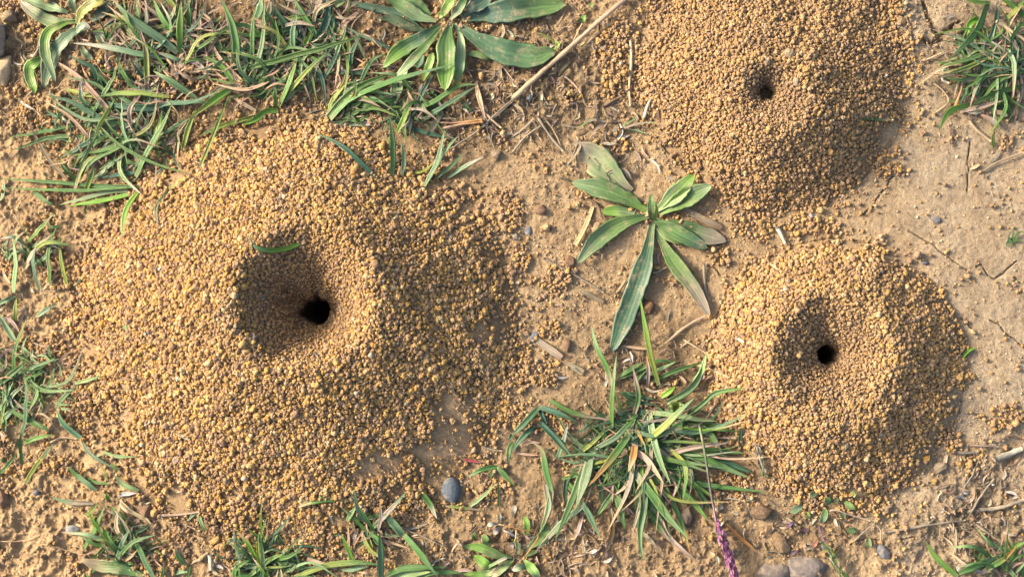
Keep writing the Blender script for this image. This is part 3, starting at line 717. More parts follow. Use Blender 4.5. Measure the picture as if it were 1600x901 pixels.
plant("grass_tuft", "dense grass tuft beyond the left shoulder of the largest mound, bluish blades crossing", "grass tuft", """
A b 30 kks 10 | 560,575 470,470 370,362 258,283
A b 28 t 8 | 492,442 440,320 400,300 320,258
A b 30 yg 12 | 795,455 600,437 450,462
A b 30 b 12 | 545,592 430,530 340,480 215,445
A b 24 g 5 | 480,515 370,527 245,510
A b 42 t 8 | 820,490 720,507 560,500 480,470
A b 26 b 12 | 690,552 770,490 900,480 1032,428
A b 22 b 6 | 820,480 930,478 1050,490
A b 22 g 8 | 345,590 200,622 35,646
A b 26 d 6 | 530,605 450,590 335,580
A b 24 g 8 | 430,652 300,640 180,665 45,708
A b 18 c 8 | 315,842 230,750 170,640 122,555
A b 26 b 6 | 560,590 400,680 275,745
A b 26 g 8 | 705,620 600,650 500,702 330,732
A b 20 y 6 | 340,802 378,700 400,620 400,555
A b 24 g 12 | 370,852 430,760 560,692 645,655
A b 18 g 22 | 455,583 560,680 730,770 905,818
A b 26 g 5 | 362,852 310,800 272,742
A b 20 p 6 | 440,842 550,750 575,738
A b 20 g 5 | 540,740 600,755 655,778
A b 32 g 16 | 640,832 690,722 760,602 805,490
A b 22 yn 14 | 742,742 738,640 762,520
A b 28 yn 12 | 858,705 885,600 922,508
A b 22 yn 14 | 938,785 1000,640 1062,478
A b 24 p 8 | 880,560 800,610 740,640
A b 22 ww 4 | 570,606 620,580 655,543
A b 18 w 3 | 340,582 300,562 262,522
A b 16 w 3 | 95,475 130,500 168,518
A b 22 g 6 | 660,880 430,870 180,850 -10,838
A b 20 g 8 | 660,875 400,895 180,890 5,882
A b 28 yg 10 | 400,900 428,830 442,778
A b 22 t 4 | 640,810 560,820 470,835
A b 12 y 5 | 780,898 850,850 905,818
A b 18 g 5 | 480,430 440,380 420,310
A b 28 g 4 | 640,660 590,720 460,800
A b 24 t 4 | 700,650 640,590 560,580
A b 24 d 3 | 650,600 560,640 480,680
A b 22 kg 4 | 680,580 650,520 700,480
A b 20 s 3 | 620,640 560,560 510,500
A b 24 g 6 | 530,620 440,680 370,770
A b 20 g 6 | 600,600 520,560 460,490
A b 22 y 5 | 310,420 380,440 470,470
""", GT, (36, 195, 195, 85, 42, ["g", "d", "t", "s", "k", "b"], 90, 330))
lone("grass_leaf", "bright green blade hanging down the largest mound's upper left edge", "grass blade", "E b 26 n 14 | 650,-5 592,90 570,215")
plant("grass_tuft", "two long flat blades pointing left from the largest mound's upper left edge", "grass tuft", """
E b 24 p 6 | 600,-2 520,0 400,30 272,62
E b 28 n 8 | 612,12 480,42 320,66
E b 26 g 6 | 155,-5 220,45 262,62
E b 12 g 4 | 405,60 400,80 402,105
""", GT)
lone("grass_leaf", "faded pale blade bent over the largest mound's upper left slope", "grass blade", "E b 18 pc 6 | 790,0 735,70 742,175")
plant("grass_tuft", "thin upright blades at the far left edge beside bare bright soil, halfway up", "grass tuft", """
E b 28 p 14 | 65,472 76,330 60,212
E b 20 bc 12 | 185,465 158,330 178,215
E b 22 g 12 | 240,442 230,280 266,158
E b 20 yg 10 | 320,445 290,330 278,208
E b 14 p 4 | 270,118 245,108 222,100
E b 18 g 3 | 280,160 255,165 228,160
E b 14 y 6 | 180,258 230,242 300,220
E b 24 p 6 | -8,525 40,502 78,487
E b 20 y 8 | 72,605 72,550 78,495
E b 26 p 4 | 172,583 220,552 272,518
E b 8 c 3 | 90,625 115,560 132,500
E b 20 p 3 | 20,-40 15,15 -5,50
E b 16 s 3 | 200,460 240,420 280,380
E b 12 d 4 | 345,452 370,420 392,388
E b 10 c 3 | 240,300 180,270 150,290
""", GT, (8, 40, 400, 34, 28, ["p", "s", "g"], 200, 340))
plant("grass_tuft", "loose pale grass tuft at the left edge, lower than the largest hole, blades splaying", "grass tuft", """
E b 34 p 6 | 72,695 35,640 -10,565
E b 28 g 10 | -5,905 60,850 135,788
E b 26 p 4 | 155,765 120,740 85,718
E b 20 g 4 | -5,800 40,830 90,835
I b 24 p 10 | 15,125 60,52 122,-5
I b 30 p 8 | -5,188 60,122 122,88
I b 30 g 10 | 232,216 120,160 12,100
I b 24 b 14 | 108,245 125,120 125,-40
I b 18 g 8 | 102,375 96,300 95,215
I b 22 yp 8 | 203,112 190,50 172,-5
I b 24 g 10 | 112,277 180,250 252,237
I b 20 g 8 | -5,425 40,375 82,318
I b 14 g 3 | -5,352 15,356 35,355
I b 26 yp 8 | 122,465 172,380 254,272
I b 22 p 3 | -5,60 50,40 90,20
I b 18 g 5 | -5,30 40,25 80,30
E b 22 kk 3 | 20,590 60,610 95,660
E b 26 p 3 | 145,900 150,830 130,800
I b 22 g 4 | 20,222 25,180 20,150
""", GT, (24, 22, 600, 62, 38, ["p", "s", "g", "g", "k"], 0, 360))
plant("grass_tuft", "kinked blue green blades on the lower left flank of the largest mound", "grass tuft", """
I b 22 p 10 | 265,112 300,60 372,-5
I b 32 b 8 | 385,252 300,182 264,112
I b 16 p 3 | 285,114 320,120 352,124
I b 16 b 5 | 380,255 430,332 550,398
E b 20 pg 8 | 335,900 400,885 480,862
I s 11 s 2 | 230,275 290,250 360,256
""", GT)
plant("grass_tuft", "scattered grey green blade pieces at the lower left foot of the largest mound", "grass tuft", """
I b 20 p 5 | 485,315 540,336 642,340
I b 20 g 5 | 555,405 540,390 518,372
I b 12 p 3 | 432,346 455,338 485,322
I b 30 bg 10 | 452,498 380,440 312,382
I b 18 g 4 | 370,430 450,460 532,466
I b 26 pb 6 | 652,497 580,470 535,425
I b 24 w 3 | 555,518 600,512 642,510
I b 28 cb 10 | 440,556 330,552 238,528
I b 18 n 6 | 505,545 502,525 500,508
I b 10 y 6 | 505,450 495,420 485,390
""", GT)
plant("grass_tuft", "bright grass tuft in the bottom left corner with one broad dark leaf at its foot", "grass tuft", """
I b 20 ss 5 | 560,540 620,600 690,636 735,715
I b 28 n 12 | 562,762 480,690 405,598
I b 26 g 12 | 395,775 450,672 492,568
I b 18 y 8 | 405,615 440,580 465,545
I b 28 g 8 | 592,634 555,605 515,568
I b 22 g 10 | 430,822 520,740 602,668
I b 28 b 14 | 550,838 575,742 612,678
I b 32 bg 12 | 722,905 660,782 608,676
I L 62 gs 6 | 700,905 560,858 480,850 378,822
I b 20 g 6 | 605,835 600,790 602,745
I b 16 s 4 | 560,560 590,590 640,610
I b 26 d 3 | 520,770 545,720 590,660
I b 18 s 4 | 640,700 700,790 770,870
I b 22 g 6 | 400,905 440,870 500,860
I b 20 y 5 | 450,700 440,640 430,600
""", GT, (10, 195, 860, 30, 34, ["g", "d", "s", "t"], 180, 360))
plant("dry_stalk", "pinkish dry stalk with forked green tip low on the largest mound", "stalk", """
I s 13 k 3 | 750,615 850,610 935,598
I b 22 pg 6 | 930,600 945,645 965,695
I b 16 p 4 | 925,602 900,618 878,645
""")
plant("grass_tuft", "small green and pink shoot beside a pale pebble at the bottom, below the largest mound", "grass tuft", """
I b 26 gkk 10 | 880,852 840,810 818,752
I b 18 k 6 | 860,830 850,780 845,750
I b 18 g 5 | 760,905 765,870 768,845
I b 18 g 8 | 880,905 890,860 895,850
I b 22 p 4 | 810,890 850,878 890,880
""", GT)
plant("grass_tuft", "dark grass clump cut off by the bottom edge, a straw piece across it", "grass tuft", """
J b 28 g 10 | -40,905 70,820 155,792
J b 26 d 5 | -90,850 60,830 230,826
J b 30 p 6 | -80,870 -20,850 40,880
J b 34 yg 12 | 180,905 330,850 480,835 600,850
J c 24 s 5 | 380,862 310,840 240,815
J b 24 g 5 | 60,905 45,870 30,850
J b 40 d 3 | 240,900 215,850 200,810
J b 26 p 6 | 520,850 440,870 390,865
J b 26 g 8 | -100,905 -90,860 -20,815
J b 22 d 4 | 140,830 160,800 145,795
J b 30 t 3 | 80,900 130,850 190,840
J b 26 g 4 | -120,880 -60,895 20,900
""", GT, (18, 415, 888, 50, 34, ["d", "t", "g", "s", "p"], 180, 360))
plant("grass_tuft", "spindly bluish grass tuft below the largest mound, folded blades making a zigzag", "grass tuft", """
J b 26 p 10 | 428,642 445,610 472,572
J b 20 p 5 | 550,642 500,630 452,622
J b 26 g 5 | 552,645 530,610 505,588
J b 28 cbg 14 | 540,685 630,590 708,502
J b 46 p 12 | 692,706 650,655 598,605
J b 26 p 3 | 540,675 600,705 682,712
J b 34 gb 12 | 690,700 770,790 855,905
J b 18 os 4 | 440,755 500,730 620,740 735,775
J b 26 n 12 | 465,870 440,790 398,695
J b 34 b 16 | 586,905 585,800 580,690
J b 18 bc 5 | 530,805 520,720 520,635
J b 16 k 3 | 430,830 435,740 432,650
J b 14 s 3 | 470,620 500,600 515,575
J b 14 c 3 | 700,680 760,670 800,650
J s 7 c 3 | 700,680 800,720 880,760
J b 16 g 3 | 380,690 375,705 368,690
""", GT, (8, 580, 830, 20, 26, ["s", "g", "k", "d"], 0, 360))
plant("grass_tuft", "flat broad blades cut off by the bottom edge, between zigzag tuft and white flowered weed", "grass tuft", """
J b 34 g 10 | 610,898 700,862 900,858
J b 44 p 6 | 650,905 740,885 820,880
J b 26 g 5 | 760,905 850,880 990,885
J b 20 k 4 | 900,890 980,870 1040,890
""", GT)
plant("grass_tuft", "thin forked blades to the right of the grey blue pebble", "grass tuft", """
J b 26 gp 8 | 1135,385 1060,400 990,435
J b 26 g 8 | 1130,385 1165,420 1210,475
J b 20 g 3 | 1130,395 1112,410 1100,440
J b 18 p 8 | 1005,572 1060,530 1125,468
J b 14 b 6 | 1140,575 1138,510 1140,448
J b 18 yks 3 | 885,568 950,576 1060,590
J b 16 rk 3 | 970,352 1020,360 1085,366
""", GT)
# the big central tuft
plant("grass_tuft", "largest grass tuft, dense, between the two lower mounds, mixed green, straw and orange blades", "grass tuft", """
G b 30 gpk 16 | 465,905 450,830 400,730 372,625
N b 34 gp 20 | 255,520 255,300 285,-30
G b 30 yn 26 | 690,905 650,760 620,600 600,492
G b 30 p 16 | 850,905 890,840 912,755
G b 26 g 10 | 650,892 760,840 905,795
G b 24 g 6 | 570,905 660,800 780,795
G b 26 g 6 | 500,872 600,830 700,785
G b 22 ko 12 | 635,905 640,840 630,762
N b 20 rk 10 | 800,225 880,165 968,110
G b 16 sk 4 | 640,735 580,730 505,718
N b 44 gkk 12 | 410,395 440,260 400,60
N b 26 g 8 | 370,420 310,330 275,240
N b 54 yp 34 | 480,588 620,480 720,380 835,275
N b 46 pn 24 | 120,640 270,560 350,480 438,392
N b 28 yg 10 | -5,690 110,600 230,490
N b 44 p 16 | 500,380 700,400 860,430 995,438
N b 52 p 18 | 515,370 550,560 600,730 672,890
N b 60 gos 22 | 430,450 300,640 190,780 80,905
N b 34 t 8 | 370,560 480,500 585,412
N b 44 g 18 | 790,395 900,310 985,240 1200,205
N b 60 p 14 | 640,310 780,230 860,140 915,0
N b 44 n 8 | 600,270 660,230 700,195
N b 34 t 6 | 330,240 450,260 560,290
N b 34 d 5 | 310,230 430,300 600,330
N b 36 g 8 | 300,130 380,80 480,20
N b 34 p 10 | 470,140 600,70 705,22
K b 52 p 18 | 375,315 345,440 300,578
K c 26 pw 10 | 372,312 388,335 402,358
K b 38 ggk 14 | 352,335 290,520 198,740
K b 34 pk 10 | 345,560 240,645 108,785
K b 30 b 10 | 320,540 370,620 413,720
K b 26 t 8 | 255,445 248,500 250,570
K b 28 g 6 | 250,450 290,500 325,555
K b 42 g 8 | 450,420 500,540 532,685
K b 30 d 5 | 412,425 418,490 420,565
K b 30 g 6 | 520,440 450,545 378,645
K b 28 d 5 | 560,400 590,560 580,685
K b 42 gpk 12 | 612,400 620,560 600,700 615,835
K b 46 gpw 20 | 560,395 660,520 740,630 828,722
K b 34 kss 16 | 530,290 620,340 670,400 712,465
K b 38 oss 16 | 580,262 570,340 545,412
K b 16 s 8 | 560,410 530,480 468,526
K b 28 kks 18 | 690,325 760,318 850,295 1032,270
K b 16 kk 8 | 690,300 740,332 805,330
K b 18 k 6 | 450,400 490,388 545,392
K b 28 g 10 | 700,320 800,430 900,500 985,562
K b 26 g 10 | 720,432 900,470 1060,490 1210,508
K b 40 gp 14 | 760,305 880,340 1000,390 1118,438
K b 34 t 8 | 940,340 1040,380 1130,415
K b 34 g 6 | 830,305 950,312 1092,322
K b 30 gcs 12 | 870,180 940,240 988,330
K b 30 g 5 | 830,170 920,200 1062,222
K b 32 g 6 | 750,460 850,550 925,645
K b 26 kks 6 | 700,640 760,740 885,845
K b 32 gk 6 | 640,590 690,670 745,742
K b 28 gok 8 | 720,500 785,620 838,800
K b 28 oks 8 | 460,580 468,700 420,825
K b 16 o 14 | 570,190 600,240 622,290
K b 16 ok 5 | 790,185 765,240 738,292
K b 30 d 4 | 860,480 900,540 935,592
K b 22 oo 5 | 1000,650 1060,710 1150,785
K s 7 w 2 | 1000,530 1070,542 1135,546
K b 20 t 6 | 1070,295 1072,230 1078,175
K b 26 p 3 | 700,640 650,560 640,500
K b 34 ppk 8 | 155,470 172,580 125,705
K b 22 sw 4 | 770,560 730,500 700,410
K b 20 ss 5 | 590,680 640,720 700,790
K b 20 kk 4 | 330,620 310,690 290,730
K b 26 ks 5 | 700,630 720,690 760,740
""", GT, (95, 1005, 690, 62, 62, ["d", "t", "g", "d", "s", "k", "d", "g", "t", "p"], -20, 200))
plant("grass_tuft", "teal grass blades bent sharply like elbows, left of the largest tuft", "grass tuft", """
K b 34 tp 12 | 122,172 200,252 292,358
K b 30 tb 12 | 128,108 205,132 315,182
K b 34 t 10 | 128,108 62,180 -5,245
K b 30 t 8 | 108,192 50,250 -5,322
K b 26 t 6 | 130,115 145,155 165,198
K b 26 gk 6 | 172,72 285,132 442,166
K b 26 pw 10 | 212,352 240,272 262,185
K b 34 gsp 12 | 188,512 160,400 140,305 92,272
K b 14 s 4 | 130,275 85,272 30,285
K b 14 k 3 | 5,320 70,330 130,332
K b 34 kgs 8 | 188,500 168,590 140,690
K b 20 g 5 | 235,445 280,432 335,420
J b 30 gt 8 | 1210,270 1190,300 1180,375
J b 24 t 5 | 1205,235 1195,250 1185,262
""", GT)
# top right corner and bottom right tufts
plant("grass_tuft", "grass tuft in the top right corner, long curved blades over pink tipped dry leaves", "grass tuft", """
D b 38 gp 16 | 1030,15 975,150 855,275
D b 26 g 10 | 1045,15 985,15 905,-5
D b 32 b 10 | 1075,45 1065,120 1035,205
D b 38 n 8 | 990,90 950,110 930,172
D b 24 g 14 | 1075,238 900,290 800,318
D b 16 g 6 | 870,300 830,296 788,298
D b 24 psp 16 | 1110,215 1155,300 1150,462
D b 20 p 8 | 1062,180 1040,260 1000,345
D b 20 g 6 | 1000,378 940,370 878,368
D b 24 yg 8 | 1120,92 1170,40 1210,-5
D b 26 g 10 | 945,220 1080,165 1102,125
D b 28 g 10 | 1210,330 1090,375 1000,470
D b 30 g 14 | 1210,402 1080,432 940,500
D b 30 n 16 | 945,490 850,525 800,615
D b 24 kk 10 | 900,525 1000,502 1115,468
D P 30 kw 8 | 980,530 1030,555 1085,588
D P 26 kw 8 | 1035,530 1080,528 1125,545
D P 20 kw 6 | 900,515 940,525 1000,530
D b 22 g 6 | 1210,230 1120,230 1060,245
D b 26 g 6 | 1205,160 1150,190 1100,215
D b 22 ss 5 | 1090,240 1100,280 1100,310
D s 22 s 8 | 1070,102 1130,140 1210,195
D s 14 ok 8 | 878,502 900,440 915,378
D b 26 d 4 | 1120,560 1080,500 1060,440
D b 24 g 8 | 1060,560 1050,490 1060,440
D b 28 g 4 | 1140,570 1130,510 1090,440
D b 22 y 5 | 1060,695 1055,650 1065,610
D b 26 d 5 | 1150,400 1100,330 1110,280
D b 30 g 6 | 1200,80 1150,30 1090,-5
D b 28 t 6 | 1120,-5 1150,30 1200,20
D s 12 s 3 | 870,345 905,335 948,320
D b 24 t 4 | 1205,300 1150,310 1085,350
""", GT, (60, 1560, 100, 42, 46, ["g", "p", "s", "k", "g", "t", "c"], 60, 300))
plant("grass_tuft", "small grass tuft in the bottom right corner, green and orange blades", "grass tuft", """
L b 32 g 16 | 890,900 790,812 738,735
L b 18 ws 10 | 1030,892 930,850 850,782
L b 40 gp 12 | 895,885 1000,840 1095,798
L b 30 gok 16 | 990,890 1100,822 1168,757
L b 24 p 10 | 1165,905 1100,842 1032,788
L b 22 k 4 | 1100,905 1150,850 1205,830
L b 26 p 4 | 1160,905 1130,860 1100,850
L b 20 w 5 | 905,880 890,860 900,840
L b 24 g 5 | 1205,905 1190,880 1195,840
""", GT, (12, 1570, 885, 30, 34, ["g", "s", "c", "k"], 180, 340))
plant("grass_tuft", "tiny green sprig on bare crust near the right edge", "grass tuft", """
H b 12 g 4 | 1150,240 1150,200 1148,160
H b 12 g 4 | 1150,240 1175,190 1205,190
H b 12 d 3 | 1140,240 1130,210 1140,180
H b 10 g 3 | 1145,235 1180,225 1190,240
H b 14 d 3 | 1145,225 1125,235 1118,262
H b 10 g 3 | 1150,215 1135,225 1150,260
""", GT)
plant("grass_tuft", "small dried greyish sprig between central rosette and top mound", "grass tuft", """
C b 12 c 8 | 402,575 392,520 388,465
C b 14 cg 6 | 440,570 370,565 308,602
C b 14 c 6 | 440,580 400,600 358,655
C b 12 cp 8 | 530,600 600,580 680,574
C b 14 p 4 | 540,600 590,615 642,632
C b 20 c 4 | 484,642 485,615 488,590
C b 14 w 5 | 410,672 470,675 502,648
C b 10 p 5 | 520,590 570,560 590,520
C b 14 cg 5 | 415,590 400,550 405,520
C b 10 c 4 | 230,585 280,595 320,600
C b 12 c 4 | 300,640 320,690 260,775
""", GT)
# rosettes
r1 = plant("plantain_plant", "central leaf rosette between the mounds, dusty ribbed leaves and pointed bud", "plantain", """
Z L 44 pcc 1 | 985,300 950,268 925,245 895,224
Z L 29 gpn 7 | 1012,330 968,306 930,293 893,285
Z L 18 pn 3 | 998,336 970,330 940,331
Z L 27 gpg 9 | 1014,337 968,350 932,376 902,411
Z L 33 ttg 6 | 1019,350 1010,400 985,475 956,550
Z L 25 gcg 7 | 1024,358 1052,408 1084,450 1109,494
Z L 28 gc 3 | 1045,345 1085,362 1135,377
Z L 27 gtg 8 | 1022,342 1055,362 1105,388
Z L 27 pn 10 | 1024,330 1058,302 1085,273
Z L 30 np 12 | 1030,334 1066,312 1112,290
Z L 20 g 5 | 1005,326 985,312 965,302
Z O 13 g 40 | 1018,345 1018,325 1018,303
Z O 9 n 34 | 1022,345 1024,330 1023,314
Z L 24 pgp 3 | 1020,345 1050,368 1075,376
Z b 8 cs 2 | 985,280 978,268 965,262
""")
r2 = plant("plantain_plant", "large leaf rosette at the top edge with long dark green leaves spreading to the right", "plantain", """
M L 165 tg 8 | 540,130 700,110 880,80 1060,60 1285,35
M L 180 tg 8 | 540,195 680,290 850,370 1060,400 1215,360
M L 140 gn 18 | 470,165 440,300 440,430 430,640
M L 70 pnp 10 | 500,165 540,260 540,420 505,625
M L 105 tng 8 | 400,180 240,280 100,370 -10,480
M L 70 gp 16 | 400,200 300,320 190,440 90,540
M L 80 p 4 | 200,400 120,540 60,760
M L 100 pg 7 | 370,150 250,120 150,60 20,-10
M L 70 d 6 | 330,235 180,190 60,140 -40,130
M L 60 t 4 | 300,235 120,110 -20,70 -250,20
M L 70 n 14 | 400,140 440,60 500,-25
M L 70 pg 12 | 470,140 530,60 575,-25
M L 110 t 5 | 560,100 650,40 760,-5
M L 60 n 16 | 275,570 320,460 345,370
M L 44 g 3 | 550,385 650,385 750,425
M L 80 g 5 | 330,110 240,30 170,-40
M L 60 t 5 | 230,480 260,420 260,380
M L 50 y 8 | 380,130 400,105 425,90
""")
r3 = plant("broadleaf_weed", "weed in the top left corner with strongly curled bright green leaf edges", "weed", """
A L 50 np 16 | 370,95 240,140 212,230 262,385
A L 76 b 8 | 410,130 330,165 250,260 205,415
A L 56 y 14 | 360,115 400,45 500,-15
A L 62 pc 6 | 370,100 250,105 160,60 95,5
A L 56 n 12 | 225,265 140,320 165,440
A L 56 p 6 | 320,60 200,20 90,-10
A L 50 d 4 | 430,100 480,60 520,5
A L 36 d 4 | 385,215 400,250 435,285
A L 34 pw 12 | 350,165 390,120 425,135
A L 50 d 3 | 440,150 470,170 500,215
A L 40 p 6 | 350,60 340,10 345,-20
""")
w4 = plant("broadleaf_weed", "low leafy weed at the bottom edge with a few white flowers above it", "weed", """
O L 110 gn 14 | 740,670 600,650 380,560 180,540
O L 120 n 8 | 560,790 460,760 360,690 300,650
O L 100 gs 8 | 780,680 680,760 560,850 480,900
O L 80 pn 6 | 760,720 620,790 440,860 180,865
O L 90 g 5 | 500,510 450,500 420,400
O L 70 d 6 | 800,650 820,560 800,480
O L 110 g 5 | 900,600 1100,420 1180,270
O L 80 n 4 | 910,440 920,300 890,190
O L 110 np 8 | 890,700 980,800 1060,905
O L 80 pw 10 | 930,800 860,780 740,820
O L 80 ps 5 | 480,905 440,840 310,770
O L 60 g 5 | 330,460 300,410 290,380
O L 60 g 3 | 880,670 960,620 1050,600
O c 40 pw 14 | 430,805 560,735 685,675
O b 40 pk 14 | 1230,400 1110,510 1005,615
O s 18 o 24 | 900,660 1050,410 850,350 650,295
O s 14 s 20 | 650,300 600,290 560,290
O P 60 ww 26 | 760,190 770,130 775,68
O P 50 w 24 | 600,280 530,280 455,300
O P 60 w 26 | 640,310 590,340 530,400
O P 50 w 28 | 590,270 600,220 605,168
O P 44 wk 20 | 780,490 745,510 745,590
O s 22 sy 20 | 795,350 790,430 770,500
O s 10 o 22 | 740,280 760,230 768,180
""")
plant("seedling", "creeping seedling with small oval leaves and purple bits below the right mound", "seedling", """
L O 46 p 6 | 175,560 125,590 95,600
L O 42 n 5 | 200,630 180,610 165,595
L O 40 d 5 | 235,505 215,515 190,530
L O 44 g 6 | 300,560 280,545 262,525
L O 50 pn 8 | 250,660 262,620 275,570
L O 42 g 6 | 350,545 385,570 415,590
L O 40 d 5 | 340,590 350,605 360,640
L O 40 n 5 | 385,520 400,515 420,510
L O 40 g 4 | 430,685 395,685 360,685
L O 42 g 4 | 470,710 472,740 480,775
L O 22 v 4 | 80,680 105,655 130,640
L O 18 v 3 | 150,685 175,682 198,690
L O 28 r 3 | 210,770 222,745 235,725
L O 16 v 3 | 95,810 120,790 150,770
L s 10 k 5 | 240,640 300,590 380,610 480,640
L s 10 c 4 | 500,650 525,680 530,735
L s 8 v 5 | 240,660 250,700 270,740
L s 8 c 3 | 400,740 440,700 500,650
L O 30 d 3 | 330,520 320,545 325,570
""")
plant("seedling", "tiny bright green feathery seedling in the largest tuft", "seedling", """
N O 40 n 16 | 710,345 680,320 655,340
N O 36 y 18 | 710,345 700,310 690,290
N O 36 n 16 | 710,345 730,320 750,310
N O 34 y 18 | 715,350 740,350 765,360
N O 30 n 14 | 705,350 680,360 665,370
""")
plant("seedling", "small fresh green seedlings beside the straw stalk at the top", "seedling", """
C O 26 n 4 | 330,110 335,90 345,70
C O 22 n 4 | 380,45 370,30 385,15
C O 22 y 4 | 205,235 215,210 200,190
C b 10 y 6 | 180,290 185,250 240,190
C O 20 g 3 | 330,100 320,95 315,85
C b 8 y 5 | 200,200 150,165 110,155
""")
# purple flowering stalk
fl = empty("purple_grass_flower", pix(1096, 663), "bending stem with a purple pink flower spike, right of the largest tuft", "flower stalk")
B = Buf(); add_tube(B, [(1093, 664), (1101, 705), (1110, 765), (1119, 815)], 4.4, "gv", 26, taper=.8, n=30); B.build("stem", M_LEAF, fl)
B = Buf(); rs = np.random.RandomState(3)
for k in range(260):
    t = rs.rand()**.9; c = curve([(1119, 812), (1128, 838), (1138, 868), (1150, 905)], 30)[int(t*29)]; sp_ = (1-abs(t-.6)*.8)*8.5
    off = rs.uniform(-1, 1)*sp_; L = rs.uniform(7, 13); a = math.atan2(93, 31)+rs.uniform(-.35, .35)+off*.03
    x, y = c[0]+off*.9, c[1]-off*.3
    add_blade(B, [(x, y), (x+L*.5*math.cos(a), y+L*.5*math.sin(a)), (x+L*math.cos(a), y+L*math.sin(a))], rs.uniform(2.2, 3.4), ["mm", "mk", "mw", "vm"][rs.randint(4)], 18+rs.uniform(-9, 9), 'oval', rs, roll=rs.uniform(-1, 1), nt=6, prof=np.ones(max(6, min(6, int(L/3)+4))), fold=.5)
B.build("flower_spike", M_PETAL, fl)
def spike(name, label, axis_pts, wid, cols, n, lift, seed, L0=9):
    root = empty(name, pix(*axis_pts[0]), label, "seed head"); B = Buf(); rs = np.random.RandomState(seed)
    add_tube(B, axis_pts, 2.5, cols[0], lift, rs); B.build("stem", M_DRY, root)
    B = Buf(); cu = curve(axis_pts, 40)
    for k in range(n):
        i = rs.randint(2, 38); c = cu[i]; d = cu[i+1]-cu[i-1]; a0 = math.atan2(d[1], d[0]); sgn = rs.choice([-1, 1]); a = a0+sgn*rs.uniform(.2, .6); L = L0*rs.uniform(.7, 1.2)
        x = c[0]+math.cos(a0+sgn*1.57)*wid*.15; y = c[1]+math.sin(a0+sgn*1.57)*wid*.15
        add_blade(B, [(x, y), (x+L*.5*math.cos(a), y+L*.5*math.sin(a)), (x+L*math.cos(a0+sgn*.1), y+L*math.sin(a0+sgn*.1))], rs.uniform(2.2, 3.2), cols[rs.randint(len(cols))], lift+rs.uniform(-2, 3), 'oval', rs, roll=rs.uniform(-.7, .7), nt=6, prof=np.ones(6), fold=.5)
    B.build("spikelets", M_PETAL, root)
spike("grass_seed_head", "pale fluffy seed head at the left foot of the right mound", [(1181, 694), (1187, 715), (1196, 745)], 12, ["w", "p", "cw"], 40, 7, 4)
spike("grass_seed_head", "green and cream seed spike bottom right, beside the grey rocks", [(1282, 846), (1297, 862), (1308, 885), (1322, 903)], 13, ["p", "w", "n", "p"], 60, 8, 5, 9)
